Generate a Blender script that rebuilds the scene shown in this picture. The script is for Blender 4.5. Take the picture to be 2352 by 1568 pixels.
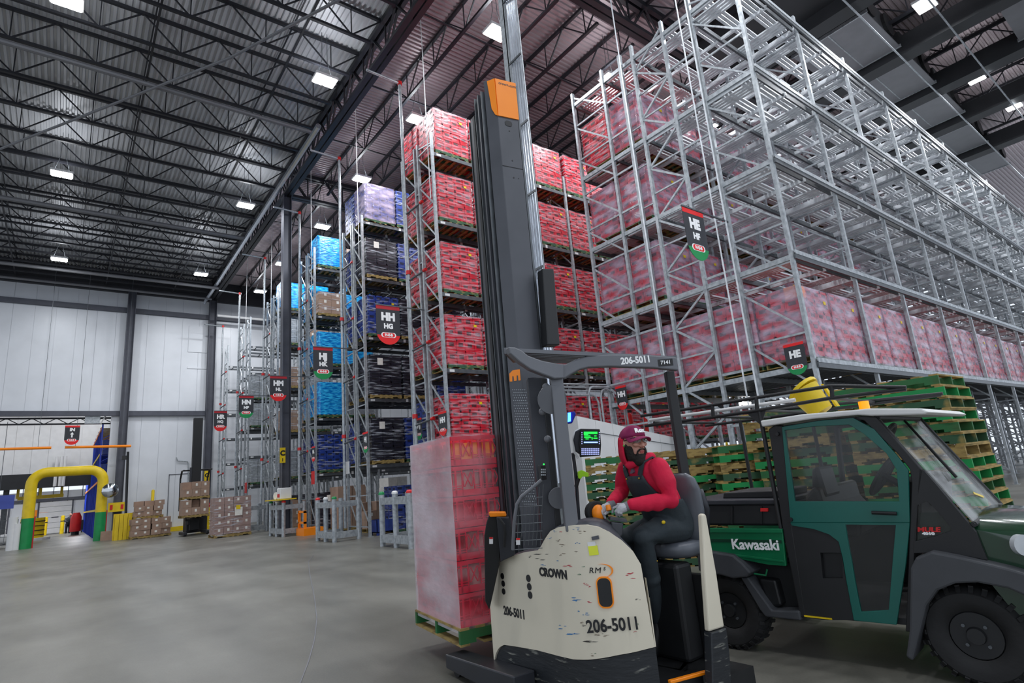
import bpy, bmesh, math, random
from mathutils import Vector, Matrix, noise as mnoise
from math import sin, cos, radians, pi, sqrt, atan2
random.seed(7)
for o in list(bpy.data.objects): bpy.data.objects.remove(o)
SC = bpy.context.scene; COL = SC.collection

# ------------------------------------------------------------ camera
YAW, PIT, ROL = radians(38.4497), radians(13.2675), radians(-5.0161)
FOC, CH = 1310.06, 1.72
def _basis():
    f = Vector((sin(YAW)*cos(PIT), cos(YAW)*cos(PIT), sin(PIT)))
    r = Vector((cos(YAW), -sin(YAW), 0)); u = r.cross(f)
    return r*cos(ROL)+u*sin(ROL), -r*sin(ROL)+u*cos(ROL), f
CR, CU, CF = _basis(); CP = Vector((0, 0, CH))
cam = bpy.data.objects.new('camera', bpy.data.cameras.new('camera')); COL.objects.link(cam)
cam.data.sensor_width = 36; cam.data.lens = FOC/2352*36; cam.data.clip_end = 400; cam.data.clip_start = .05
M = Matrix((CR, CU, -CF)).transposed().to_4x4(); M.translation = CP; cam.matrix_world = M
SC.camera = cam
# ------------------------------------------------------------ world + exposure
SC.view_settings.view_transform = 'Standard'; SC.view_settings.look = 'None'
SC.view_settings.gamma = 1; SC.view_settings.use_curve_mapping = False
SC.view_settings.exposure = 0.22
W = bpy.data.worlds.new('world'); SC.world = W; W.use_nodes = True
W.node_tree.nodes['Background'].inputs[0].default_value = (.80, .88, 1, 1)
W.node_tree.nodes['Background'].inputs[1].default_value = 1.0
LAMP_W = 330.0
def area(name, loc, size, power, color=(1, 1, 1), rot=(0, 0, 0), sy=None):
    l = bpy.data.lights.new(name, 'AREA'); l.energy = power; l.size = size; l.color = color
    if sy: l.shape = 'RECTANGLE'; l.size_y = sy
    o = bpy.data.objects.new(name, l); COL.objects.link(o); o.location = loc; o.rotation_euler = rot
    return o
# high bay luminaires: (x, y, z) of every fitting; the fitting's own lamp is made with it further down
BAYS = [(-1, 6.9, 16.9), (6.7, 6.9, 16.9), (-1, 19, 16.9), (6.75, 18.5, 16.9), (-1.1, 30.6, 16.9), (6.6, 30, 16.9), (-1.2, 42, 16.9), (6.4, 41.4, 16.9),
        (10.96, 30.7, 16.9), (10.74, 43.5, 16.9), (10.9, 18.9, 16.9), (10.93, 13.1, 16.9), (10.8, 24.6, 16.9), (10.6, 37.4, 16.9),
        (16.3, 12.7, 16.9), (22.8, 12.5, 16.9), (23.3, 3.85, 16.9), (30.4, 4.1, 16.9), (34.8, 3.7, 16.9), (16.0, 3.9, 16.9), (10.9, 3.5, 16.9),
        (-1, -4, 16.9), (6.7, -4, 16.9), (14, -4, 16.9), (23, -5, 16.9), (44, 4, 16.9), (44, 13, 16.9), (33, 13, 16.9)]

# ------------------------------------------------------------ pixel helpers (measuring the photograph: pixel -> place)
def ray(px, py): return CF + CR*((px-1176)/FOC) - CU*((py-784)/FOC)
def on_z(px, py, z): d = ray(px, py); return CP + d*((z-CH)/d.z)
def on_x(px, py, x): d = ray(px, py); return CP + d*(x/d.x)
def on_y(px, py, y): d = ray(px, py); return CP + d*(y/d.y)
def at_d(px, py, D): return CP + ray(px, py)*D
class VP:
    """vertical plane through (x,y), heading az degrees clockwise from +Y; u runs along it, z is up, off is to the right of the heading"""
    def __init__(s, x, y, az):
        a = radians(az); s.o = Vector((x, y, 0)); s.d = Vector((sin(a), cos(a), 0)); s.n = Vector((cos(a), -sin(a), 0))
    def uz(s, px, py):
        d = ray(px, py); t = (s.o-CP).dot(s.n)/d.dot(s.n); p = CP+d*t
        return ((p-s.o).dot(s.d), p.z)
    def P(s, u, z, off=0): return s.o+s.d*u+s.n*off+Vector((0, 0, z))
    def px(s, pts): return [s.uz(*p) for p in pts]

# ------------------------------------------------------------ mesh builder
def V(*a): return Vector(a)
class MB:
    def __init__(s): s.v = []; s.f = []; s.m = []
    def add(s, vs, fs, mi=0):
        b = len(s.v); s.v += [tuple(v) for v in vs]; s.f += [tuple(i+b for i in f) for f in fs]; s.m += [mi]*len(fs); return s
    def box(s, a, b, mi=0):
        (x0, y0, z0), (x1, y1, z1) = a, b
        return s.add([(x0,y0,z0),(x1,y0,z0),(x1,y1,z0),(x0,y1,z0),(x0,y0,z1),(x1,y0,z1),(x1,y1,z1),(x0,y1,z1)],
                     [(0,3,2,1),(4,5,6,7),(0,1,5,4),(1,2,6,5),(2,3,7,6),(3,0,4,7)], mi)
    def hexa(s, lo, hi, mi=0):   # two quads
        return s.add(list(lo)+list(hi), [(0,3,2,1),(4,5,6,7),(0,1,5,4),(1,2,6,5),(2,3,7,6),(3,0,4,7)], mi)
    def bar(s, p, q, w, h=None, up=(0, 0, 1), mi=0):
        p = Vector(p); q = Vector(q); h = h or w; d = (q-p).normalized(); u = Vector(up)
        if abs(d.dot(u)) > .98: u = Vector((1, 0, 0))
        r = d.cross(u).normalized(); u = r.cross(d)
        a = [p+r*(sx*w/2)+u*(sy*h/2) for sx, sy in ((-1,-1),(1,-1),(1,1),(-1,1))]
        return s.hexa(a, [v+(q-p) for v in a], mi)
    def tube(s, pts, r, n=8, mi=0, cap=True):
        pts = [Vector(p) for p in pts]; m = len(pts); rs = r if isinstance(r, (list, tuple)) else [r]*m
        vs = []; fs = []; prev = None
        for i, p in enumerate(pts):
            d = (pts[min(i+1, m-1)]-pts[max(i-1, 0)]).normalized()
            if prev is None:
                u = Vector((0, 0, 1)) if abs(d.z) < .9 else Vector((1, 0, 0)); a = d.cross(u).normalized()
            else: a = (prev-d*prev.dot(d)).normalized()
            prev = a; b = d.cross(a)
            vs += [p+(a*cos(2*pi*k/n)+b*sin(2*pi*k/n))*rs[i] for k in range(n)]
        for i in range(m-1):
            for k in range(n):
                k2 = (k+1) % n; fs.append((i*n+k, i*n+k2, (i+1)*n+k2, (i+1)*n+k))
        if cap: fs.append(tuple(range(n-1, -1, -1))); fs.append(tuple((m-1)*n+k for k in range(n)))
        return s.add(vs, fs, mi)
    def loft(s, rings, mi=0, cap=True):
        n = len(rings[0]); m = len(rings); vs = [v for r in rings for v in r]; fs = []
        for i in range(m-1):
            for k in range(n):
                k2 = (k+1) % n; fs.append((i*n+k, i*n+k2, (i+1)*n+k2, (i+1)*n+k))
        if cap: fs.append(tuple(range(n-1, -1, -1))); fs.append(tuple((m-1)*n+k for k in range(n)))
        return s.add(vs, fs, mi)
    def prism(s, lo, hi, mi=0): return s.loft([lo, hi], mi)
    def plate(s, pl, pts, o0, o1, mi=0):     # polygon (u,z) on a VP, from offset o0 to o1
        return s.prism([pl.P(u, z, o0) for u, z in pts], [pl.P(u, z, o1) for u, z in pts], mi)
    def disc(s, c, ax, r, t, n=20, mi=0):
        c = Vector(c); ax = Vector(ax).normalized(); return s.tube([c-ax*t/2, c+ax*t/2], r, n, mi)
    def ell(s, c, r, n=12, m=8, R=None, mi=0):
        c = Vector(c); vs = []; fs = []
        for i in range(1, m):
            t = pi*i/m
            for k in range(n):
                a = 2*pi*k/n; p = Vector((r[0]*sin(t)*cos(a), r[1]*sin(t)*sin(a), r[2]*cos(t)))
                vs.append(c+(R@p if R else p))
        top = len(vs); vs.append(c+(R@Vector((0,0,r[2])) if R else Vector((0,0,r[2])))); vs.append(c-(R@Vector((0,0,r[2])) if R else Vector((0,0,r[2]))))
        for i in range(m-2):
            for k in range(n):
                k2 = (k+1) % n; fs.append((i*n+k, (i+1)*n+k, (i+1)*n+k2, i*n+k2))
        for k in range(n):
            k2 = (k+1) % n; fs.append((top, k, k2)); fs.append((top+1, (m-2)*n+k2, (m-2)*n+k))
        return s.add(vs, fs, mi)
    def build(s, name, mats, parent=None, smooth=False, bevel=0, seg=2, flat=False):
        me = bpy.data.meshes.new(name); me.from_pydata(s.v, [], s.f)
        if not isinstance(mats, (list, tuple)): mats = [mats]
        for m in mats: me.materials.append(m)
        me.polygons.foreach_set('material_index', s.m)
        bm = bmesh.new(); bm.from_mesh(me); bmesh.ops.recalc_face_normals(bm, faces=bm.faces); bm.to_mesh(me); bm.free()
        if smooth:
            me.polygons.foreach_set('use_smooth', [True]*len(me.polygons))
            if smooth != 'all': me.set_sharp_from_angle(angle=radians(smooth if smooth is not True else 35))
        o = bpy.data.objects.new(name, me); COL.objects.link(o)
        if bevel:
            b = o.modifiers.new('bevel', 'BEVEL'); b.width = bevel; b.segments = seg; b.limit_method = 'ANGLE'; b.angle_limit = radians(40)
        if parent: adopt(o, parent)
        return o
def adopt(o, parent):
    o.parent = parent; mw = Matrix.Translation(parent['_w'] if '_w' in parent.keys() else (0, 0, 0))
    o.matrix_parent_inverse = mw.inverted()
def copy_child(src, parent):
    o = src.copy(); COL.objects.link(o); adopt(o, parent); return o
def thing(name, label, cat, loc=(0, 0, 0), group=None):
    o = bpy.data.objects.new(name, None); COL.objects.link(o); o.empty_display_size = .1
    o.location = loc; o['_w'] = tuple(float(c) for c in loc); tag(o, label, cat, group); return o
def tag(o, label, cat, group=None):
    o['label'] = label; o['category'] = cat
    if group: o['group'] = group
    return o
def struct(o, label=None, cat=None):
    o['kind'] = 'structure'
    if label: o['label'] = label
    if cat: o['category'] = cat
    return o
def dup(root, loc, label=None, group=None, rotz=None):
    r = root.copy(); COL.objects.link(r); r.location = loc
    if rotz is not None: r.rotation_euler = (0, 0, rotz)
    if label: r['label'] = label
    if group: r['group'] = group
    for ch in list(root.children):
        c = ch.copy(); COL.objects.link(c); c.parent = r
        for g in ch.children:
            d = g.copy(); COL.objects.link(d); d.parent = c
    return r
def text(s, name, m, mtx, size, parent=None, bold=.0, depth=.0015, ax='CENTER', shear=0, sx=1, spacing=1):
    cu = bpy.data.curves.new(name, 'FONT'); cu.body = s; cu.size = size; cu.extrude = depth; cu.offset = bold
    cu.align_x = ax; cu.align_y = 'CENTER'; cu.shear = shear; cu.space_character = spacing; cu.resolution_u = 3
    t = bpy.data.objects.new(name, cu); COL.objects.link(t); bpy.context.view_layer.update()
    me = bpy.data.meshes.new_from_object(t.evaluated_get(bpy.context.evaluated_depsgraph_get()))
    bpy.data.objects.remove(t); bpy.data.curves.remove(cu)
    me.transform(Matrix.Scale(sx, 4, (1, 0, 0))); me.transform(mtx); me.materials.clear(); me.materials.append(m)
    o = bpy.data.objects.new(name, me); COL.objects.link(o)
    if parent: adopt(o, parent)
    return o
def frame(p, right, normal):   # matrix whose local x = right, z = normal
    r = Vector(right).normalized(); n = Vector(normal).normalized(); u = n.cross(r).normalized()
    m = Matrix((r, u, n)).transposed().to_4x4(); m.translation = Vector(p); return m

# ------------------------------------------------------------ materials
def lin(c): return tuple((x/12.92 if x <= .04045 else ((x+.055)/1.055)**2.4) for x in c)
def hexc(h): return lin(tuple(int(h[i:i+2], 16)/255 for i in (0, 2, 4)))
def mat(name, c, rough=.5, metal=0, var=.12, scale=6, bump=0, bscale=None, stretch=(1, 1, 1), c2=None, mix=(.45, .6), emit=0, coat=0, alpha=None, rvar=.08, tr=0, spec=.5):
    m = bpy.data.materials.new(name); m.use_nodes = True; nt = m.node_tree; N = nt.nodes; L = nt.links
    b = N['Principled BSDF']; c = hexc(c) if isinstance(c, str) else c
    tc = N.new('ShaderNodeTexCoord'); mp = N.new('ShaderNodeMapping'); mp.inputs['Scale'].default_value = stretch
    L.new(tc.outputs['Object'], mp.inputs[0])
    nz = N.new('ShaderNodeTexNoise'); nz.inputs['Scale'].default_value = scale; nz.inputs['Detail'].default_value = 5
    L.new(mp.outputs[0], nz.inputs[0])
    rp = N.new('ShaderNodeValToRGB'); L.new(nz.outputs[0], rp.inputs[0])
    if c2 is None:
        rp.color_ramp.elements[0].color = (*[x*(1-var) for x in c], 1); rp.color_ramp.elements[1].color = (*[min(1, x*(1+var)) for x in c], 1)
        rp.color_ramp.elements[0].position = .3; rp.color_ramp.elements[1].position = .7
    else:
        c2 = hexc(c2) if isinstance(c2, str) else c2
        rp.color_ramp.elements[0].color = (*c, 1); rp.color_ramp.elements[1].color = (*c2, 1)
        rp.color_ramp.elements[0].position = mix[0]; rp.color_ramp.elements[1].position = mix[1]
    L.new(rp.outputs[0], b.inputs['Base Color'])
    mr = N.new('ShaderNodeMapRange'); mr.inputs[3].default_value = max(.02, rough-rvar); mr.inputs[4].default_value = min(1, rough+rvar)
    L.new(nz.outputs[0], mr.inputs[0]); L.new(mr.outputs[0], b.inputs['Roughness'])
    b.inputs['Metallic'].default_value = metal; b.inputs['Specular IOR Level'].default_value = spec
    if coat: b.inputs['Coat Weight'].default_value = coat; b.inputs['Coat Roughness'].default_value = .08
    if tr: b.inputs['Transmission Weight'].default_value = tr
    if emit: b.inputs['Emission Color'].default_value = (*c, 1); b.inputs['Emission Strength'].default_value = emit
    if alpha is not None:
        if isinstance(alpha, tuple):
            ma = N.new('ShaderNodeMapRange'); ma.inputs[1].default_value = .35; ma.inputs[2].default_value = .68
            ma.inputs[3].default_value, ma.inputs[4].default_value = alpha; L.new(nz.outputs[0], ma.inputs[0]); L.new(ma.outputs[0], b.inputs['Alpha'])
        else: b.inputs['Alpha'].default_value = alpha
    if bump:
        bp = N.new('ShaderNodeBump'); bp.inputs['Strength'].default_value = bump; bp.inputs['Distance'].default_value = .02
        if bscale:
            n2 = N.new('ShaderNodeTexNoise'); n2.inputs['Scale'].default_value = bscale; n2.inputs['Detail'].default_value = 4
            L.new(mp.outputs[0], n2.inputs[0]); L.new(n2.outputs[0], bp.inputs['Height'])
        else: L.new(nz.outputs[0], bp.inputs['Height'])
        L.new(bp.outputs[0], b.inputs['Normal'])
    return m
class _M(dict):
    def __getattr__(s, k): return s[k]
m = _M()
m['galv'] = mat('galvanized_steel', 'b0b5b9', .42, .4, .18, 9, c2='8a9095', mix=(.35, .7))
m['galvd'] = mat('galvanized_beam', '5c6064', .45, .5, .2, 7)
m['slat'] = mat('pale_galvanized_slat', 'd4d8dc', .4, .25, .15, 5)
m['joist'] = mat('dark_painted_steel', '23242a', .5, .1, .2, 3)
m['deck'] = mat('roof_deck_metal', 'bcbec2', .45, .25, .12, .7, stretch=(3, .3, 1))
m['deckr'] = mat('roof_deck_metal_red', '9c9094', .45, .25, .12, .7)
m['coldark'] = mat('column_dark_paint', '4c4e58', .5, .1, .15, 2)
m['wall'] = mat('insulated_wall_panel', 'd4d7dc', .38, .05, .05, .8)
m['white'] = mat('white_paint', 'dcdcdc', .45, 0, .05, 2)
m['led'] = mat('lit_diffuser', 'ffffff', .4, 0, 0, 2, emit=14)
m['red'] = mat('red_crate_plastic', 'c00826', .4, 0, .22, 5, spec=.5)
m['reddk'] = mat('red_recess_shade', '4a0614', .6, 0, .2, 6)  # darker red painted in place of shade in the handle holes
m['navy'] = mat('navy_crate_plastic', '223a86', .4, 0, .2, 5)
m['navydk'] = mat('navy_recess_shade', '0c1638', .6)  # same painted hole shade for the navy crates
m['black'] = mat('black_crate_plastic', '23232f', .4, 0, .2, 5)
m['blackdk'] = mat('black_recess_shade', '0a0a10', .6)  # same painted hole shade for the black trays
m['cyan'] = mat('blue_film', '0670c4', .2, 0, .2, 4, c2='3cc4fa', mix=(.42, .62), bump=1.0, bscale=5, stretch=(1, 1, 4))  # paler blue noise puts highlights into the crumpled film's colour
m['film'] = mat('stretch_film', 'ffdce8', .18, 0, .05, 1.6, bump=.9, bscale=3, stretch=(1, 1, 9), alpha=(-.14, .42), spec=.9)
m['filmh'] = mat('heavy_film_with_glare', 'ccbcd2', .13, 0, .05, 1.5, bump=1.0, bscale=4, stretch=(1, 1, 2.5), alpha=(.08, .74), spec=1.0)  # hazy wrap; its opaque patches also paint white glare
m['filmc'] = mat('clear_stretch_film', 'e8eefa', .12, 0, .05, 1.5, bump=1.0, bscale=3, stretch=(1, .9, 9), alpha=(-.5, .45), spec=.9)
m['card'] = mat('cardboard', '9d8270', .8, 0, .12, 3)
m['cardw'] = mat('carton_label', 'e4e0d8', .6)
m['wood'] = mat('pallet_wood', 'a08850', .8, 0, .1, 8, c2='6a5530', mix=(.42, .72), stretch=(1, 1, 3))
m['green'] = mat('green_painted_wood', '1d6b3a', .7, 0, .1, 3.5, c2='3a5a30', mix=(.4, .7))
m['greenb'] = mat('bright_green_painted_wood', '0c8a45', .65, 0, .15, 3)
m['woodg'] = mat('worn_green_wood', '30563a', .75, 0, .1, 3, c2='9a8448', mix=(.52, .66))
m['yellow'] = mat('yellow_paint', 'e0c010', .45, 0, .1, 3)
m['greenp'] = mat('green_paint', '0a8a48', .5, 0, .1, 3)
m['redp'] = mat('red_paint', 'c81a1c', .5, 0, .1, 3)
m['orange'] = mat('orange_plastic', 'ff8c0a', .4, 0, .06, 3)
m['bannerk'] = mat('banner_charcoal', '303238', .7, 0, .05, 3)
m['bannerr'] = mat('banner_red', 'e0181c', .65, 0, .05, 3)
m['bannerd'] = mat('banner_dark_red', 'b01828', .65, 0, .05, 3)
m['bannerg'] = mat('banner_green', '0a8a4a', .65, 0, .05, 3)
m['ink'] = mat('white_lettering', 'f2f2f2', .6, 0, 0, 2)
m['inkb'] = mat('black_lettering', '1a1a1c', .6, 0, 0, 2)
m['blue'] = mat('blue_rack_paint', '1a3cb4', .45, 0, .1, 3)
m['bluew'] = mat('blue_pallet', '1450a8', .6, 0, .1, 3)
m['chrome'] = mat('conduit', 'd0d6de', .2, .8, .05, 3)
m['char'] = mat('charcoal_metal', '4b4d53', .42, .1, .08, 4, coat=.0)
m['chard'] = mat('dark_charcoal_metal', '303238', .4, .2, .1, 4)
m['rubber'] = mat('black_rubber', '1b1b1c', .75, 0, .2, 12, bump=.3)
m['blk'] = mat('black_plastic', '17181a', .5, 0, .15, 6)
m['ducto'] = mat('duct_dark', '26282b', .55, .1, .15, 2)
m['ductl'] = mat('duct_panel', '77787c', .5, .2, .08, 2)
# ============================================================ shell
def floor_mat():
    mm = bpy.data.materials.new('polished_concrete'); mm.use_nodes = True; nt = mm.node_tree; N = nt.nodes; L = nt.links; b = N['Principled BSDF']
    tc = N.new('ShaderNodeTexCoord')
    def nz(sc, det=6, st=(1, 1, 1), rot=0):
        mp = N.new('ShaderNodeMapping'); mp.inputs['Scale'].default_value = st; mp.inputs['Rotation'].default_value = (0, 0, rot); L.new(tc.outputs['Object'], mp.inputs[0])
        n = N.new('ShaderNodeTexNoise'); n.inputs['Scale'].default_value = sc; n.inputs['Detail'].default_value = det; L.new(mp.outputs[0], n.inputs[0]); return n
    def ramp(src, stops):
        r = N.new('ShaderNodeValToRGB'); L.new(src, r.inputs[0]); e = r.color_ramp.elements
        e[0].position, e[0].color = stops[0][0], (*hexc(stops[0][1]), 1); e[1].position, e[1].color = stops[1][0], (*hexc(stops[1][1]), 1)
        return r
    a = ramp(nz(.35, 8).outputs[0], ((.3, '6c6a62'), (.7, '86847c')))
    c = ramp(nz(1.1, 8, (1, .25, 1), .5).outputs[0], ((.35, '6e6c64'), (.62, 'ffffff')))
    mx = N.new('ShaderNodeMixRGB'); mx.blend_type = 'MULTIPLY'; mx.inputs[0].default_value = .38; L.new(a.outputs[0], mx.inputs[1]); L.new(c.outputs[0], mx.inputs[2])
    d = ramp(nz(45, 3).outputs[0], ((.3, 'b8b8b8'), (.6, 'ffffff')))
    m2 = N.new('ShaderNodeMixRGB'); m2.blend_type = 'MULTIPLY'; m2.inputs[0].default_value = .25; L.new(mx.outputs[0], m2.inputs[1]); L.new(d.outputs[0], m2.inputs[2])
    L.new(m2.outputs[0], b.inputs['Base Color'])
    r = N.new('ShaderNodeMapRange'); r.inputs[3].default_value = .22; r.inputs[4].default_value = .5; L.new(nz(.8, 6).outputs[0], r.inputs[0]); L.new(r.outputs[0], b.inputs['Roughness'])
    b.inputs['Specular IOR Level'].default_value = .45
    return mm
m['floor'] = floor_mat()
struct(MB().box((-30, -12, -.2), (75, 110, 0)).build('floor', m.floor))
mb = MB()
pts = [on_z(x, y, .004) for x, y in ((720, 1275), (708, 1290), (712, 1320), (722, 1370), (728, 1420), (722, 1470), (708, 1520), (690, 1566), (672, 1610))]
for i in range(len(pts)-1):
    mb.bar(pts[i], pts[i+1], .014, .003)
tag(mb.build('floor_string', m.ductl), 'thin pale curved line of string lying on the bare concrete floor', 'string')
WY = 49.0
# back wall: panels with narrow joints, opening at the lower left
def panelwall(x0, x1, y, z0, z1, step=1.15, t=.15):
    mb = MB(); x = x0
    while x < x1-.01:
        e = min(x+step, x1); mb.box((x+.012, y, z0), (e-.012, y+t, z1)); x = e
    mb.box((x0, y+.03, z0), (x1, y+t+.03, z1)); return mb
struct(panelwall(3.0, 75, WY, 0, 19.6).build('wall_back', m.wall))
struct(panelwall(-30, 3.0, WY, 8.45, 19.6).build('wall_back_upper', m.wall))
for k, (z, x0, x1) in enumerate(((15.9, -30, 75), (8.25, -30, 8.3))):
    struct(MB().box((x0, WY-.28, z), (x1, WY, z+.34)).build('trim_%d' % (k+1), m.coldark))
struct(MB().box((2.35, WY, 0), (3.0, WY+.5, 8.3)).build('trim_3', m.wall))
struct(MB().box((-30, WY-.3, 17.4), (75, WY, 19.2)).build('trim_4', m.joist))
# lower panel seam frames on the wall, the plain door beside the lift truck
struct(MB().box((6.05, WY-.04, 0), (6.09, WY, 4.0)).box((6.05, WY-.04, 3.96), (7.7, WY, 4.0)).box((7.66, WY-.04, 0), (7.7, WY, 4.0)).build('trim_5', m.coldark))
struct(MB().box((6.9, WY-.05, 13.2), (8.2, WY-.01, 15.3)).box((6.9, WY-.06, 11.9), (8.4, WY-.01, 12.05)).build('trim_6', m.wall))
def column(x, y, z1, w=.34):
    mb = MB(); mb.box((x-w/2, y-w/2, 0), (x-w/2+.03, y+w/2, z1)); mb.box((x+w/2-.03, y-w/2, 0), (x+w/2, y+w/2, z1))
    mb.box((x-w/2, y-.02, 0), (x+w/2, y+.02, z1)); mb.box((x-w/2-.05, y-w/2-.05, 0), (x+w/2+.05, y+w/2+.05, .03)); return mb
struct(column(3.05, WY-.45, 17.6, .5).build('column', m.coldark), 'dark steel wall column beside the wide opening', 'column')
struct(column(8.45, WY-.45, 17.6, .5).build('column', m.coldark), 'dark steel wall column at the end of the long roof girder', 'column')
struct(column(8.45, 29.1, 17.6, .42).build('column', m.coldark), 'dark free-standing steel column among the rack ends', 'column')
struct(column(8.62, 9.75, 17.6, .36).build('column', m.galv), 'steel column behind the mast of the reach truck', 'column')
# yellow phone signs on columns
def phone_sign(px, py, Y, w, h, lab):
    p = on_y(px, py, Y); t = thing('phone_sign', lab, 'sign', p)
    MB().box((p.x-w/2, p.y-.02, p.z-h/2), (p.x+w/2, p.y, p.z+h/2)).build('sign_board', m.yellow, t)
    text('C', 'lettering', m.inkb, frame((p.x, p.y-.022, p.z+h*.12), (1, 0, 0), (0, -1, 0)), h*.45, t, .02)
    MB().box((p.x-.02, p.y-.023, p.z-h*.42), (p.x+.02, p.y-.02, p.z-h*.2)).build('arrow', m.inkb, t)
phone_sign(649, 1045, 28.88, .26, .72, 'yellow phone sign on the free-standing dark column')
phone_sign(475, 1095, 48.29, .34, .9, 'yellow phone sign low on the dark corner column')

# ---- roof
ZD = 19.0
def deck(x0, x1, y0, y1, along, mt, name):
    mb = MB(); p = .2; pr = [(0, 0), (.075, 0), (.1, .06), (.175, .06), (.2, 0)]
    a0, a1 = (x0, x1) if along == 'y' else (y0, y1); prof = []; a = a0
    while a < a1:
        prof += [(a+q[0], ZD+.02+q[1]) for q in pr[:-1]]; a += p
    vs = []; 
    for t, z in prof:
        vs += [(t, y0, z), (t, y1, z)] if along == 'y' else [(x0, t, z), (x1, t, z)]
    mb.add(vs, [(2*i, 2*i+1, 2*i+3, 2*i+2) for i in range(len(prof)-1)])
    return struct(mb.build(name, mt))
deck(-30, 8.45, -12, WY, 'y', m.deck, 'ceiling')
deck(8.45, 75, -12, WY, 'x', m.deckr, 'ceiling_right')
struct(MB().box((-30, -12, ZD+.12), (75, WY, ZD+.3)).build('ceiling_top', m.joist))
def joist(p, q, name, label, cat, dep=1.25, n=None, w=.11, web=.035, close=.5):
    p = Vector(p); q = Vector(q); L = (q-p).length; d = (q-p)/L; mb = MB()
    zt = -.08; zb = -dep; D = Vector((0, 0, 1))
    mb.bar(p+D*zt, q+D*zt, w, .12); mb.bar(p+d*close+D*zb, q-d*close+D*zb, w, .1)
    n = n or int(L/2.6); s = L/n
    for i in range(n):
        a = p+d*(i*s)+D*zt; b = p+d*((i+.5)*s)+D*zb; c = p+d*((i+1)*s)+D*zt
        mb.bar(a, b, web*1.3, web*1.3); mb.bar(b, c, web*1.3, web*1.3); mb.bar(b, b+D*(zt-zb), web, web)
    return struct(mb.build(name, m.joist), label, cat)
k = 0
y = 0.25
while y < 48.5:
    joist((-28, y, ZD), (8.3, y, ZD), 'roof_joist', 'dark open-web joist crossing the left half of the roof', 'joist', n=15)
    y += 2.055
for gy0, gy1 in ((10.8, 29.1), (29.1, 48.8), (-9, 10.8)):
    x = 10.45
    while x < 56:
        if not (gy0 < 0 and x > 40): joist((x, gy0+.15, ZD), (x, gy1-.15, ZD), 'roof_joist', 'dark open-web joist running away over the racks', 'joist', n=8)
        x += 2.0
def girder(p, q, dep=1.45, n=30):
    p = Vector(p); q = Vector(q); L = (q-p).length; d = (q-p)/L; mb = MB(); D = Vector((0, 0, 1)); s = L/n; side = d.cross(D)
    for o in (-.13, .13):
        mb.bar(p+side*o-D*.12, q+side*o-D*.12, .16, .2); mb.bar(p+side*o-D*dep, q+side*o-D*dep, .2, .14)
    for i in range(n):
        a = p+d*(i*s)-D*.1; b = p+d*((i+.5)*s)-D*dep; c = p+d*((i+1)*s)-D*.1
        for o in (-.07, .07):
            mb.bar(a+side*o, b+side*o, .07, .05); mb.bar(b+side*o, c+side*o, .07, .05)
        mb.bar(b, b+D*(dep-.1), .06, .06)
    return mb
struct(girder((8.45, -9, ZD), (8.45, 48.6, ZD), 1.5, 28).build('roof_girder', m.joist), 'long dark lattice girder dividing the roof over the rack ends', 'girder')
struct(girder((8.6, 10.8, ZD), (56, 10.8, ZD), 1.5, 24).build('roof_girder', m.joist), 'dark lattice girder crossing high above the near rack', 'girder')
struct(girder((8.6, 29.1, ZD), (56, 29.1, ZD), 1.5, 24).build('roof_girder', m.joist), 'dark lattice girder crossing from the free-standing column', 'girder')
# bridging angles between joists
mb = MB()
for x in (-21, -14, -8.6, -3.6, 1.4, 5.6): mb.bar((x, -8, ZD-1.22), (x, 48.6, ZD-1.22), .07, .07); mb.bar((x, -8, ZD-.12), (x, 48.6, ZD-.12), .05, .05)
struct(mb.build('joist_bridging', m.joist), 'dark bridging angles tying the left roof joists together', 'bridging')
mb = MB()
for y in (14.5, 18.9, 23.3, 33, 38, 43):
    mb.bar((8.6, y, ZD-1.22), (40, y, ZD-1.22), .05, .05)
struct(mb.build('joist_bridging', m.joist), 'thin bridging angles under the roof over the racks', 'bridging')
# light hoses / pipes under the left roof
def pipe(pts, r, mt, name, label, cat='pipe', n=8):
    o = MB().tube(pts, r, n).build(name, mt, smooth=True); return tag(o, label, cat)
pipe([on_z(0, 342, 17.2), on_z(530, 132, 17.2), on_z(800, -12, 17.2)], .05, m.ductl, 'conduit_pipe', 'thin grey conduit cutting diagonally under the left roof joists')
pipe([(-28, 35.2, 17.3), (7.9, 35.2, 17.3)], .13, m.ductl, 'sprinkler_main', 'thick grey sprinkler main across the left roof, mid distance')
pipe([(-28, 43.6, 16.8), (7.9, 43.6, 16.8)], .11, m.ductl, 'sprinkler_main', 'grey sprinkler main across the left roof, second from the back wall')
pipe([(-28, 46.6, 16.9), (8.0, 46.6, 16.9)], .08, m.ductl, 'sprinkler_main', 'thin pale sprinkler pipe across the left roof, nearest the back wall')
pipe([(-28, 22.6, 17.35), (7.7, 22.6, 17.35)], .09, m.ductl, 'sprinkler_main', 'grey pipe hugging the near left roof joist')
pipe([(7.55, 21.5, 17.0), (7.75, 48, 17.0)], .12, m.chrome, 'riser_header', 'bright steel pipe running along the long girder')
pipe([(8.6, 47.5, 15.9), (20, 47.5, 15.9)], .1, m.white, 'white_pipe', 'white pipe across the far wall behind the racks')

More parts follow.
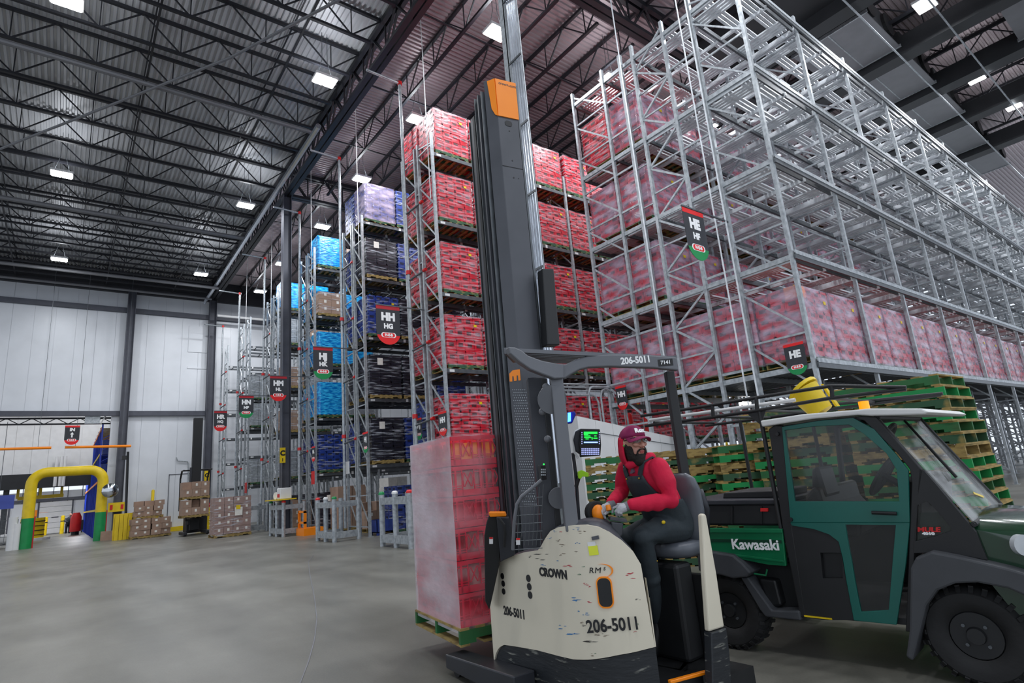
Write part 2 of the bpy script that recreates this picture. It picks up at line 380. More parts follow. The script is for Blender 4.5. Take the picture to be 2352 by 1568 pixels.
# high bay lights
def highbay(loc, lab):
    x, y, z = loc; t = thing('high_bay_light', lab, 'light', loc, 'high bay lights under the roof')
    MB().box((x-.42, y-.3, z), (x+.42, y+.3, z+.1)).build('housing', m.white, t)
    MB().box((x-.36, y-.27, z-.03), (x-.03, y+.27, z)).box((x+.03, y-.27, z-.03), (x+.36, y+.27, z)).build('diffuser', m.led, t)
    for s_ in (-1, 1): MB().tube([(x+.3*s_, y, z+.09), (x+.1*s_, y, z+.9), (x+.1*s_, y, 19.04)], .012, 5).build('hanger_wire', m.galvd, t)
    l = area('lamp', (x, y, z-.06), .72, LAMP_W, (.93, .96, 1), sy=.5); adopt(l, t)
    l = area('added_roof_fill', (x, y, z+.14), .5, LAMP_W*.11, (.93, .96, 1), rot=(pi, 0, 0)); adopt(l, t)  # upward fill added to brighten the roof deck
    return t
rowdesc = {0: 'left', 1: 'over the racks'}
LABS = {2: 'bright high bay light at the top left corner of the roof', 3: 'large bright high bay light just left of the long girder', 4: 'high bay light at mid left of the roof', 5: 'high bay light left of the girder above the HR sign side',
        6: 'high bay light low on the left, near the back wall', 7: 'high bay light near the corner where girder meets back wall', 8: 'high bay light right of the free-standing column', 9: 'farthest high bay light over the empty racks',
        10: 'high bay light glaring beside the topmost red load', 11: 'high bay light beside the bundle of conduits', 12: 'high bay light beside the topmost glare-whitened blue load', 13: 'small high bay light behind the free-standing column',
        14: 'high bay light above the left end frame of the near rack', 15: 'high bay light seen through the near rack', 16: 'high bay light at the top right by the ducts', 17: 'high bay light right of the rack top, nearer of two', 18: 'high bay light at the far right edge'}
for i, b in enumerate(BAYS):
    if b[1] > 0 or True: highbay(b, LABS.get(i, 'white high bay light above and beside the camera'))

# dark duct and refrigeration zone at upper right
for i, (x0, x1) in enumerate(((18.6, 19.6),)):
    tag(MB().box((x0, -9, 17.2), (x1+1.2, 10, 18.2)).build('air_duct', m.ducto), 'long dark air duct under the roof beyond the near rack', 'duct')
def cooler(cx, cy, lab):
    t = thing('refrigeration_unit', lab, 'cooler', (cx, cy, 17.0), 'refrigeration units under the right roof')
    MB().box((cx-1.6, cy-1.35, 17.0), (cx+1.6, cy+1.35, 17.06)).build('drip_panel', m.ductl, t)
    MB().box((cx-1.6, cy-.02, 16.98), (cx+1.6, cy+.02, 17.0)).box((cx-1.65, cy-1.4, 16.97), (cx-1.6, cy+1.4, 17.1)).box((cx+1.6, cy-1.4, 16.97), (cx+1.65, cy+1.4, 17.1)).build('edge_rail', m.galv, t)
    MB().box((cx-1.5, cy-1.25, 17.06), (cx+1.5, cy+1.25, 18.3)).build('casing', m.ducto, t, bevel=.05)
    for dx in (-1.4, 1.4): MB().box((cx+dx-.02, cy-.02, 18.29), (cx+dx+.02, cy+.02, 19.04)).build('hanger', m.galvd, t)
    for dx in (-.9, .9): MB().disc((cx+dx, cy-1.3, 17.7), (0, 1, 0), .48, .12, 20).build('fan', m.blk, t)
for i, (cx, cy) in enumerate(((23.5, 6.6), (27.6, 6.6), (31.7, 6.6), (27.6, 1.0), (31.7, 1.0), (36.5, 6.8), (41, 6.8), (36.5, 1.2))):
    cooler(cx, cy, ['boxy cooler under the roof nearest the rack top', 'second cooler along the rack under the roof', 'third cooler along the rack under the roof', 'cooler at the top right corner', 'cooler near the right pair of lights', 'fourth cooler along the rack under the roof', 'farthest cooler along the rack', 'cooler beyond the right edge light'][i])
for i, x in enumerate((20.9, 25.6, 29.7, 33.9, 38.7)):
    tag(MB().box((x-.35, -9, 16.7), (x+.35, 10.3, 17.5)).build('dark_duct', m.ducto), 'dark duct running between the roof coolers, %s from the near rack' % ['first', 'second', 'third', 'fourth', 'fifth'][i], 'duct')
mb = MB()
for y in (-1, 1.4, 3.6, 5.3, 8.2): mb.bar((19, y, 16.55), (60, y, 16.55), .05, .05)
tag(mb.build('hanger_rail', m.galv), 'thin pale hanger rails strung under the coolers and ducts', 'rail')
# ============================================================ pallets and loads
def pallet_mb(mb, c, L=1.28, Wd=1.07, H=.148, si=0, bi=1, rot=0, rnd=None):
    """stringer pallet centred on c (bottom), stringers along x; si/bi = material slots of stringers and boards"""
    x0, y0, z0 = c; R = Matrix.Rotation(rot, 4, 'Z'); t = .02
    def bx(a, b, mi):
        k = len(mb.v); mb.box(a, b, mi)
        for i in range(k, len(mb.v)):
            p = R @ Vector(mb.v[i]); mb.v[i] = (p.x+x0, p.y+y0, p.z+z0)
    hs = H-2*t
    for y in (-Wd/2, -.02, Wd/2-.04):
        bx((-L/2, y, t+.035), (L/2, y+.04, t+hs), si)
        for a, b in ((-L/2, -L/2+.16), (-L/2+.4, L/2-.4), (L/2-.16, L/2)): bx((a, y, t), (b, y+.04, t+.036), si)
    n = 7; w = .095
    for i in range(n):
        x = -L/2+(L-w)*i/(n-1); bx((x, -Wd/2, H-t), (x+w, Wd/2, H), bi)
    for x in (-L/2, -.3, -.05, .2, L/2-w): bx((x, -Wd/2, 0), (x+w, Wd/2, t), bi)
    return mb
def wrap_mb(lx, ly, z0, z1, amp=.012, n=9, seed=0):
    mb = MB(); x, y = lx/2, ly/2; P = []
    per = []
    for i in range(n): per.append((-x+2*x*i/n, -y))
    for i in range(n): per.append((x, -y+2*y*i/n))
    for i in range(n): per.append((x-2*x*i/n, y))
    for i in range(n): per.append((-x, y-2*y*i/n))
    K = 10; rings = []
    for j in range(K+1):
        z = z0+(z1-z0)*j/K
        rings.append([(a*(1+amp*mnoise.noise(Vector((a*5, b*5, z*5+seed)))), b*(1+amp*mnoise.noise(Vector((b*5, a*5+9, z*5+seed)))), z) for a, b in per])
    mb.loft(rings, 0, False); return mb
def crates_mb(nx, ny, nz, lx, ly, z0, z1, seed=0, handle=True, flat=False):
    rr = random.Random(seed); mb = MB(); cx, cy, cz = lx/nx, ly/ny, (z1-z0)/nz; g = .006
    for i in range(nx):
        for j in range(ny):
            for k in range(nz):
                if 0 < i < nx-1 and 0 < j < ny-1 and k < nz-1: continue
                jx = rr.uniform(-.003, .003); jy = rr.uniform(-.003, .003)
                a = (-lx/2+i*cx+g+jx, -ly/2+j*cy+g+jy, z0+k*cz); b = (-lx/2+(i+1)*cx-g+jx, -ly/2+(j+1)*cy-g+jy, z0+(k+1)*cz-.006)
                s = .007
                mb.box((a[0]+s, a[1]+s, a[2]), (b[0]-s, b[1]-s, b[2]-.02))
                mb.box((a[0], a[1], b[2]-.055), (b[0], b[1], b[2])); mb.box((a[0], a[1], a[2]), (b[0], b[1], a[2]+.03))
                if handle:  # proud dark boxes carry the handle holes' shade in their colour
                    hw, hz0, hz1 = cx*.25, a[2]+cz*.42, a[2]+cz*.74; mx, my = (a[0]+b[0])/2, (a[1]+b[1])/2
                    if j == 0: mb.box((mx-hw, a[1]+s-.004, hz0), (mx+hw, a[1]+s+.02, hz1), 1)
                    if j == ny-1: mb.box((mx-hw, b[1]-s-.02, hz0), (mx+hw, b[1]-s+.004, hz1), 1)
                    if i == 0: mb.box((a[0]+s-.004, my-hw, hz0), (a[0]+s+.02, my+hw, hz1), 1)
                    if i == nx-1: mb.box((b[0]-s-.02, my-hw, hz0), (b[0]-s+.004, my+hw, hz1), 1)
                    for fx in (a[0]+.0, b[0]-.03):
                        mb.box((fx, a[1], a[2]), (fx+.03, a[1]+.03, b[2])); mb.box((fx, b[1]-.03, a[2]), (fx+.03, b[1], b[2]))
    return mb
TPL = {}
def make_load(kind):
    t = thing('pallet_load', 'x', 'pallet load'); t['_w'] = (0, 0, 0)
    lx, ly, z0, z1 = 1.38, 1.07, .15, 1.76
    si, bi = m.woodg, m.wood
    if kind == 'black' or kind == 'card': si = m.wood
    mp = MB(); pallet_mb(mp, (0, 0, 0), 1.34, 1.05); mp.build('pallet', [si, bi], t)
    film = m.film
    if kind == 'red':
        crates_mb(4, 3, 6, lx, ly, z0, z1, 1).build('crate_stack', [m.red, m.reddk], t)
    elif kind == 'redh':
        crates_mb(4, 3, 6, lx, ly, z0, z1, 2).build('crate_stack', [m.red, m.reddk], t); film = m.filmh
    elif kind == 'redo':
        crates_mb(4, 3, 6, lx, ly, z0, z1, 2).build('crate_stack', [m.red, m.reddk], t); film = m.filmh
        MB().box((-lx/2-.004, -ly/2-.004, z1-.27), (-lx/2+.34, -ly/2+.3, z1+.004)).build('orange_crate', m.orange, t)
    elif kind == 'redbig':
        crates_mb(4, 3, 4, lx, ly, z0, z1, 3).build('crate_stack', [m.red, m.reddk], t)
    elif kind == 'navy':
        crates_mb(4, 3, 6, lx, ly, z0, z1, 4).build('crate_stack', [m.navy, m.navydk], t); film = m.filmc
    elif kind == 'black':
        crates_mb(3, 2, 9, lx, ly, z0, z1, 5).build('tray_stack', [m.black, m.blackdk], t); film = m.filmc
        MB().box((-.35, -ly/2-.022, z1-.42), (-.12, -ly/2-.018, z1-.14)).build('paper_label', m.cardw, t)
    elif kind == 'cyan':
        mb = wrap_mb(lx*.97, ly*.97, z0, z1-.06, .06, 12, 3); mb.box((-lx*.46, -ly*.46, z1-.2), (lx*.46, ly*.46, z1-.05))
        mb.build('blue_wrapped_goods', m.cyan, t, smooth='all'); film = None
    elif kind == 'card':
        mb = MB(); h = (1.25-z0)/3
        for i in range(2):
            for j in range(2):
                for k in range(3): mb.box((-.62+i*.625, -.5+j*.505, z0+k*h), (-.62+i*.625+.615, -.5+j*.505+.495, z0+(k+1)*h-.008))
        for i in range(2):
            for k in range(3): mb.box((-.62+i*.625+.26, -.504, z0+k*h+h*.45), (-.62+i*.625+.38, -.5, z0+k*h+h*.85), 1)
        mb.build('carton_stack', [m.card, m.cardw], t); film = m.filmc; z1 = 1.25; lx, ly = 1.26, 1.02
    elif kind == 'white':  # navy crates; the hazy film puts lamp glare into their colour
        crates_mb(4, 3, 6, lx, ly, z0, z1, 4).build('crate_stack', [m.navy, m.navydk], t); film = m.filmh
    elif kind == 'grey':
        crates_mb(3, 2, 4, lx*.95, ly*.95, z0, z1-.2, 6, False).build('carton_stack', [m.galv, m.blk], t); film = m.filmc
    if film: wrap_mb(lx+.03, ly+.03, .1, z1+.01, .012, 9, hash(kind) % 7).build('stretch_wrap', film, t, smooth='all')
    if kind.startswith('red') or kind == 'navy':
        MB().box((lx*.26, -ly/2-.026, z1-.34), (lx*.34, -ly/2-.021, z1-.26)).build('yellow_tag', m.yellow, t)
    return t
DESC = dict(red='wrapped red milk crates', redh='hazy-wrapped red milk crates', redo='red load with one orange corner crate', redbig='wrapped red crates with large openings',
            navy='wrapped navy blue crates', black='wrapped black trays', cyan='bright blue film bale', card='brown cartons', white='blue crates with painted glare', grey='grey wrapped cartons')
LAB = set()
def load(kind, x, y, z, where, group, sx=1, rot=0):
    lab = DESC[kind]+', '+where
    if kind not in TPL: TPL[kind] = make_load(kind); r = TPL[kind]; r.location = (x, y, z); r['label'] = lab; r['group'] = group; r.rotation_euler = (0, 0, rot)
    else: r = dup(TPL[kind], (x, y, z), lab, group, rot)
    r.scale = (sx, 1, 1); r['category'] = 'pallet load'
    return r
ORD = ['first', 'second', 'third', 'fourth', 'fifth', 'sixth', 'seventh', 'eighth', 'ninth', 'tenth', 'eleventh', 'twelfth', '13th', '14th', '15th', '16th', '17th', '18th', '19th', '20th', '21st', '22nd', '23rd', '24th', '25th', '26th', '27th', '28th']
LV = ['ground', 'lowest', 'second', 'third', 'fourth', 'top']

# ============================================================ pallet racks
def frame_mb(x, y0, y1, z1, pitch=1.15, pw=.1, zig='k', z0=0, bw=.035):
    mb = MB()
    for y in (y0, y1):
        mb.box((x-pw/2, y-pw*.4, z0), (x+pw/2, y+pw*.4, z1)); mb.box((x-.1, y-.1, 0), (x+.1, y+.1, .012))
    z = .35; k = 0
    while z < z1-.3:
        zn = min(z+pitch, z1-.1)
        if zig == 'h': mb.bar((x, y0, z), (x, y1, z), bw, bw*1.4)
        else:
            mb.bar((x, y0, z), (x, y1, z), bw, bw*1.3)
            if zig == 'k': mb.bar((x, y0, z+.06), (x, y1, zn-.06), bw, bw*1.3)
            elif zig == 'z': mb.bar((x, y0 if k % 2 else y1, z), (x, y1 if k % 2 else y0, zn), bw*1.3, bw*1.6)
        z = zn; k += 1
    return mb
def simple_rack(name, label, X0, bays, rows, levels, top, bay=3.08):
    t = thing('pallet_rack', label, 'rack', (X0, rows[0][0], 0), 'selective pallet racks')
    xs = [X0+bay*i for i in range(bays+1)]
    for (y0, y1) in rows:
        for i, x in enumerate(xs): frame_mb(x, y0, y1, top, 1.15).build('upright_frame', m.galv, t)
        for z in levels:
            mb = MB()
            for y in (y0, y1): mb.box((X0, y-.025, z-.13), (xs[-1], y+.025, z))
            for i in range(bays):
                for q in (.15, .38, .62, .85): mb.box((xs[i]+bay*q-.02, y0, z-.06), (xs[i]+bay*q+.02, y1, z-.02))
            mb.build('shelf_beams', m.galvd, t)
            mb = MB()
            for i in range(bays): mb.box((xs[i]+.16, y0-.029, z-.11), (xs[i]+.34, y0-.026, z-.03)); mb.box((xs[i]+bay*.55, y0-.029, z-.13), (xs[i]+bay*.55+.1, y0-.026, z+.0))
            mb.build('location_label', m.white, t)
    mb = MB()
    for z in [1.4+2.55*i for i in range(5)]:
        for (a, b) in zip(rows, rows[1:]): mb.bar((X0, a[1], z), (X0, b[0], z), .05)
    if len(rows) > 1: mb.build('row_spacer', m.galv, t)
    return t
LEV = [2.62, 5.17, 7.67, 10.2, 12.72]
XR = 9.15
ROWS = dict(HG=[(15.0, 15.95), (16.2, 17.15)], HH=[(20.95, 21.85), (22.05, 22.95)], HJ=[(26.8, 27.7), (28.0, 28.9)], HM=[(33.0, 33.9), (34.4, 35.3)], HN=[(39.4, 40.2), (41.2, 42.1)], HR=[(46.0, 46.9)])
simple_rack('HG', 'grey pallet rack row full of red crates, nearest of the rows left of the mast', XR, 6, ROWS['HG'], LEV, 13.45)
simple_rack('HH', 'grey pallet rack row with black and navy wrapped loads', XR, 3, ROWS['HH'], LEV, 12.95)
simple_rack('HJ', 'grey pallet rack row with bright blue wrapped bales', XR, 3, ROWS['HJ'], LEV, 13.75)
simple_rack('HM', 'grey pallet rack row just behind the free-standing dark column', XR, 3, ROWS['HM'], [2.62, 5.17, 7.67, 10.2, 12.3], 13.4)
simple_rack('HN', 'mostly empty grey pallet rack row, second from the back wall', XR, 2, ROWS['HN'], [2.62, 4.4, 6.2, 8.0, 9.8, 11.6], 13.6)
simple_rack('HR', 'empty grey pallet rack row standing against the back wall', XR, 2, ROWS['HR'], [2.62, 4.4, 6.2, 8.0, 9.8, 11.6], 13.2)
def xpos(i, X0=XR, bay=3.08, w=1.38): b, k = divmod(i, 2); return X0+b*bay+.12+w/2+k*(w+.08)
RG = 'pallet loads of red crates in the HG row'
for li, z in enumerate(LEV):
    for i in range(12):
        kind = 'redbig' if li == 1 and i in (0, 1, 4) else 'red'
        load(kind, xpos(i), 15.5, z, '%s shelf, %s from the end, front HG row' % (LV[li+1], ORD[i]), RG)
    for i in range(1 if li else 2):
        load('red' if li in (1, 2, 3, 4) else 'navy', xpos(i), 16.7, z, '%s shelf, %s in the rear HG row' % (LV[li+1], ORD[i]), RG)
hh = {0: ('black', 'navy', 'navy'), 1: ('black', 'black', 'navy'), 2: ('navy', 'black', 'black'), 3: ('black', 'navy', 'navy'), 4: ('white', 'navy', 'navy')}
for li, z in enumerate(LEV):
    for i, kd in enumerate(hh[li]): load(kd, xpos(i), 21.4, z, '%s shelf, %s from the end of the HH row' % (LV[li+1], ORD[i]), 'loads in the HH row')
    load(('navy', 'black', 'navy', 'navy', 'navy')[li], xpos(0), 22.5, z, '%s shelf, rear line of the HH row' % LV[li+1], 'loads in the HH row')
hj = {0: ('navy', 'navy'), 1: ('cyan', 'grey'), 2: ('cyan', 'cyan'), 3: ('card', 'cyan'), 4: ('cyan', 'card')}
for li, z in enumerate(LEV):
    for i, kd in enumerate(hj[li]): load(kd, xpos(i), 27.25, z, '%s shelf, %s from the end of the HJ row' % (LV[li+1], ORD[i]), 'loads in the HJ row')
    load(('navy', 'cyan', 'cyan', 'cyan', 'cyan')[li], xpos(0), 28.45, z-(.0 if li < 4 else .0), '%s shelf, rear line of the HJ row' % LV[li+1], 'loads in the HJ row') if li != 4 else None
hm = {0: ('grey', 'card'), 1: ('card', 'grey'), 2: ('card', 'grey'), 3: ('grey', 'card'), 4: ('cyan', 'cyan')}
for li, z in enumerate([2.62, 5.17, 7.67, 10.2, 12.3]):
    for i, kd in enumerate(hm[li]): load(kd, xpos(i), 33.45, z, '%s shelf, %s from the end of the HM row' % (LV[li+1], ORD[i]), 'loads in the HM row')
load('grey', xpos(0), 39.8, 2.62, 'lowest shelf of the HN row', 'loads in the HN row'); load('grey', xpos(0), 39.8, 8.0, 'high shelf of the HN row beside a yellow tag', 'loads in the HN row')
load('grey', xpos(0), 39.8, 6.2, 'middle shelf of the HN row', 'loads in the HN row')
# floor-level goods inside the rows
def cartons(name, label, x, y, nx, ny, nz, s=(.4, .5, .4), mt=None, z=0, j=.02, seed=1, group=None, pal=True, film=False):
    rr = random.Random(seed); t = thing(name, label, 'boxes' if nx*ny*nz > 1 else 'box', (x, y, z), group); lx, ly = nx*s[0], ny*s[1]
    if pal: mp = MB(); pallet_mb(mp, (x, y, z), lx+.06, ly+.04); mp.build('pallet', [m.wood, m.wood], t)
    h0 = z+(.15 if pal else 0); mb = MB()
    for i in range(nx):
        for k in range(ny):
            for l in range(nz):
                if l == nz-1 and rr.random() < .12: continue
                dx, dy = rr.uniform(-j, j), rr.uniform(-j, j); a = (x-lx/2+i*s[0]+dx, y-ly/2+k*s[1]+dy, h0+l*s[2])
                mb.box((a[0]+.004, a[1]+.004, a[2]), (a[0]+s[0]-.004, a[1]+s[1]-.004, a[2]+s[2]-.006))
                if k == 0: mb.box((a[0]+s[0]*.38, a[1], a[2]+s[2]*.4), (a[0]+s[0]*.62, a[1]+.003, a[2]+s[2]*.75), 1)
    mb.build('carton_stack', [mt or m.card, m.cardw], t)
    if film:
        w = wrap_mb(lx+.06, ly+.06, .08, nz*s[2]+.17, .012, 9, seed)
        w.v = [(a+x, b+y, c+z) for a, b, c in w.v]; w.build('stretch_wrap', m.filmc, t, smooth='all')
    return t
cartons('carton_pallet', 'tall brown cartons on the floor inside the HJ row', 10.4, 26.2, 2, 2, 3, (.65, .55, .6), seed=3)
cartons('carton_pallet', 'low brown cartons on the floor behind the middle guard frame', 10.6, 23.6, 3, 2, 3, (.42, .5, .35), seed=4)
cartons('carton_pallet', 'stacked brown cartons on the floor right of the HJ uprights', 11.9, 24.6, 2, 2, 5, (.45, .5, .4), seed=5, mt=m.cardw)
cartons('carton_pallet', 'brown cartons on the floor behind the orange stand', 10.2, 32.3, 2, 2, 3, (.6, .5, .45), seed=6)
load('navy', 10.9, 21.4, .0, 'on the floor under the black trays of the HH row', 'loads in the HH row'); load('black', 9.95, 27.2, 0, 'on the floor under the navy crates of the HJ row', 'loads in the HJ row')
load('black', 9.95, 33.4, 0, 'on the floor right of the free-standing column', 'loads in the HM row')
def bin_(x, y, lab, mt=None, z=0):
    t = thing('plastic_bin', lab, 'bin', (x, y, z)); mb = MB(); a, b, h = .5, .4, .55
    for p, q in (((-a, -b, .1), (a, -b+.03, h)), ((-a, b-.03, .1), (a, b, h)), ((-a, -b, .1), (-a+.03, b, h)), ((a-.03, -b, .1), (a, b, h)), ((-a, -b, .1), (a, b, .13))):
        mb.box((p[0]+x, p[1]+y, p[2]+z), (q[0]+x, q[1]+y, q[2]+z))
    for k in range(5): mb.box((x-a+.02+k*.23, y-b-.015, z+.13), (x-a+.05+k*.23, y-b, z+h))
    mb.build('tub', mt or m.navy, t)
    mb = MB(); 
    for sx in (-1, 1):
        for sy in (-1, 1): mb.box((x+sx*.42-.05, y+sy*.32-.05, z), (x+sx*.42+.05, y+sy*.32+.05, z+.1))
    mb.build('foot', mt or m.navy, t)
bin_(9.95, 21.4, 'small blue plastic bin on the floor under the HH row')

# ---- near rack with empty galvanised lanes
NX, NB, NN = 12.7, 3.26, 13
NL = [3.6, 6.1, 8.52, 11.0]
t = thing('deep_lane_rack', 'towering galvanised deep-lane rack with empty upper lanes on the right', 'rack', (NX, 5.57, 0))
PY = [5.57, 6.9, 7.83, 8.95, 9.43, 10.2, 11.55]
for i in range(NN+1):
    x = NX+NB*i
    frame_mb(x, 5.57, 6.9, 14.1, 1.3, .105, 'k').build('upright_frame', m.galv, t)
    frame_mb(x, 7.83, 8.95, 14.1, .8, .105, 'z').build('upright_frame', m.galv, t)
    frame_mb(x, 10.2, 11.55, 14.1, 1.25, .105, 'k', bw=.04).build('upright_frame', m.galv if i else m.galv, t)
    mb = MB(); mb.box((x-.06, 9.38, 0), (x+.06, 9.48, 14.1))
    for z in [1.2+1.25*k for k in range(10)]:
        mb.bar((x, 6.9, z), (x, 7.83, z), .04, .06); mb.bar((x, 9.43, z+.4), (x, 10.2, z+.4), .04, .06); mb.bar((x, 8.95, z+.2), (x, 9.43, z+.2), .035)
    mb.build('tie_bars', m.galv, t)
def lane_deck(y0, y1, groups):
    mb = MB(); B = NB
    for g in groups:     # slats along the aisle direction
        for q in range(3): mb.box((.12, g+q*.11, -.06), (B-.12, g+q*.11+.075, -.02))
    for x0 in (.35, B-.75):
        for q in range(4): mb.box((x0+q*.12, y0+.08, -.11), (x0+q*.12+.08, y1-.08, -.065))
    mb.box((.02, y0+.02, -.2), (.09, y1, -.06)); mb.box((B-.09, y0+.02, -.2), (B-.02, y1, -.06))
    mb.box((B/2-.03, y0, -.18), (B/2+.03, y1, -.08))
    return mb
A = lane_deck(5.57, 8.95, (5.75, 6.35, 7.0, 7.6, 8.3)); Bm = lane_deck(8.95, 11.55, (9.1, 9.8, 10.5, 11.2))
da = A.build('lane_deck', m.slat, t); db = Bm.build('lane_deck', m.slat, t)
first = True
for z in NL[1:]+[13.75]:
    for i in range(NN):
        for src in (da, db):
            if src is db and i > 5 : continue
            if first: src.location = (NX, 0, z)
            o = src if (first) else copy_child(src, t)
            o.location = (NX+NB*i, 0, z)
            if src is db or i > 5: first = first
        first = False
for z in NL+[13.75]:
    mb = MB(); X1 = NX+NB*NN
    for y in (5.5, 5.64):
        mb.box((NX, y-.02, z-.16), (X1, y+.02, z-.02))
    for y in (7.0, 8.9, 10.1, 11.5): mb.box((NX, y-.03, z-.2), (X1, y+.03, z-.06))
    mb.build('lane_beam', m.galvd, t)
    mb = MB(); mb.box((NX, 5.47, z-.05), (X1, 5.5, z+.05))
    for y0, y1 in ((5.57, 8.95), (8.95, 11.55)): mb.box((NX-.03, y0, z-.16), (NX+.03, y1, z-.04))
    mb.build('slotted_rail', m.galv, t)
mb = MB()
for i in range(NN):
    for k in range(13): mb.box((NX+NB*i+.2+k*.23, 5.6, 3.5), (NX+NB*i+.24+k*.23, 8.9, 3.53))
mb.build('low_deck_bars', m.galvd, t)
# loads of the near rack
GN = 'hazy red loads in the near deep-lane rack'
for i in range(24):
    b, k = divmod(i, 2); x = NX+b*NB+.12+.76+k*1.56
    load('redo' if i == 0 else ('red' if i in (16, 20) else 'redh'), x, 6.2, 3.62, '%s along the near rack front, lowest shelf' % ORD[i], GN, 1.09)
for j, y in enumerate((7.32, 8.42)):
    for i in range(2): load('redh', NX+.88+i*1.56, y, 3.62, '%s row behind the orange-cornered load, %s in' % (ORD[j], ORD[i]), GN, 1.09)
for li, z in enumerate(NL):
    for i in range(12 if li == 3 else 9):
        b, k = divmod(i, 2); x = NX+b*NB+.88+k*1.56
        for j, y in enumerate((9.72, 10.95)):
            if i > 2 and j: continue
            if li == 0 and i > 3: continue
            load('redh' if li < 3 or j == 0 else 'red', x, y, z+.02, '%s shelf, left lanes, %s in, %s side' % (LV[li+1], ORD[i], 'near' if j == 0 else 'far'), GN, 1.09)
# ============================================================ hanging aisle banners
def banner(tl, tr, h, code1, code2, bottom, lab, arrow=False, rod=None, nrm=None, name='aisle_sign', topm=None, group=None):
    """tl, tr: top corners in the world; h: total height"""
    tl = Vector(tl); tr = Vector(tr); w = (tr-tl).length; r = (tr-tl).normalized(); up = Vector((0, 0, 1)); n = r.cross(up).normalized()
    if n.dot(CP-tl) < 0: pass
    t = thing(name, lab, 'sign', (tl+tr)/2, group)
    def pl(pts, a, b, mt, nm): 
        MB().prism([tl+r*x+up*z+n*a for x, z in pts], [tl+r*x+up*z+n*b for x, z in pts]).build(nm, mt, t)
    R = w/2; hb = h-R; cut = h*.76
    body = [(0, 0), (w, 0), (w, -hb), *[(R+R*cos(a), -hb-R*sin(a)) for a in [pi*k/14 for k in range(1, 14)]], (0, -hb)]
    pl(body, -.004, .004, m.bannerk, 'banner_cloth')
    pl([(0, 0), (w, 0), (w, -h*.09), (0, -h*.09)], .004, .006, topm or m.bannerd, 'top_band')
    low = [(x, min(z, -cut)) for x, z in body if z < -cut]
    zc = -cut; xe = R-sqrt(max(0, R*R-(cut-hb)**2)) if cut > hb else 0
    pl([(xe, zc), (w-xe, zc)]+[p for p in body if p[1] < zc-.001], .004, .006, {'r': m.bannerr, 'g': m.bannerg}[bottom], 'bottom_band')
    def tx(s, x, z, size, mt=m.ink, b=.0, off=.0065, nm='lettering', sx=1): text(s, nm, mt, frame(tl+r*x+up*z+n*off, r, n), size, t, b, sx=sx)
    if arrow:
        tx(code1, R, -h*.22, h*.21, b=.012*h)
        a = R; z0 = -h*.62
        pl([(a-.05*w, z0), (a+.05*w, z0), (a+.05*w, z0+h*.16), (a+.13*w, z0+h*.16), (a, z0+h*.28), (a-.13*w, z0+h*.16), (a-.05*w, z0+h*.16)], .0045, .0065, m.ink, 'arrow')
    elif code2:
        tx(code1, R, -h*.29, h*.27, b=.018*h, sx=.95); tx(code2, R, -h*.53, h*.17, b=.01*h)
    else: tx(code1, R, -h*.36, h*.3, b=.018*h, sx=.95)
    zl = -h*.755; lw, lh = w*.62, h*.13
    def pill(s, o0, o1, mt, nm):
        q = lh*s/2; L = lw*s/2-q
        pts = [(R+L+q*cos(a), zl+q*sin(a)) for a in [-pi/2+pi*k/8 for k in range(9)]]+[(R-L+q*cos(a), zl+q*sin(a)) for a in [pi/2+pi*k/8 for k in range(9)]]
        pl(pts, o0, o1, mt, nm)
    pill(1.0, .006, .008, m.ink, 'badge_rim'); pill(.84, .008, .0095, m.bannerr, 'badge')
    tx('H-E-B', R, zl, lh*.66, b=.006*h, off=.0105, nm='badge_lettering')
    if rod: MB().bar(rod[0], rod[1], .035).build('hanging_rod', m.galvd, t)
    return t
def xsign(x0, x1, y0, h_px, Y, c1, c2, b, lab, rodx=None, **k):
    a = on_y(x0, y0, Y); d = on_y(x1, y0, Y); a.z = d.z = (a.z+d.z)/2
    lowp = on_y((x0+x1)/2, h_px, Y); h = a.z-lowp.z
    rod = ((a.x, Y, a.z+.02), (rodx if rodx else d.x+1.2, Y, a.z+.02))
    return banner(a, d, h, c1, c2, b, lab, rod=rod, **k)
XS = XR-.02
xsign(863, 917, 703, 791, 16.0, 'HH', 'HG', 'r', 'dark banner with white HH over HG and a red rounded foot', XS)
xsign(719, 764, 798, 871, 21.8, 'HJ', 'HK', 'g', 'dark banner with white HJ over HK and a green rounded foot', XS)
xsign(620, 659, 864, 921, 27.6, 'HM', 'HL', 'r', 'dark banner with HM over HL and a red foot beside the dark column', XS)
xsign(549, 583, 909, 960, 33.8, 'HN', 'HP', 'g', 'small dark banner with HN over HP and a green foot', XS)
xsign(492, 522, 944, 990, 40.2, 'HR', 'HQ', 'r', 'farthest dark banner, HR over HQ with a red foot', XS)
# HE/HF banner, hung out from a post of the near rack
a = on_y(1565, 474, 6.9); d = on_y(1612, 484, 6.9); d.z = a.z
banner(a, d, a.z-on_y(1608, 598, 6.9).z, 'HE', 'HF', 'g', 'tall dark banner with HE over HF and a green foot, high on the near rack', rod=((a.x, 6.9, a.z+.03), (NX, 6.9, a.z+.03)), topm=m.bannerr)
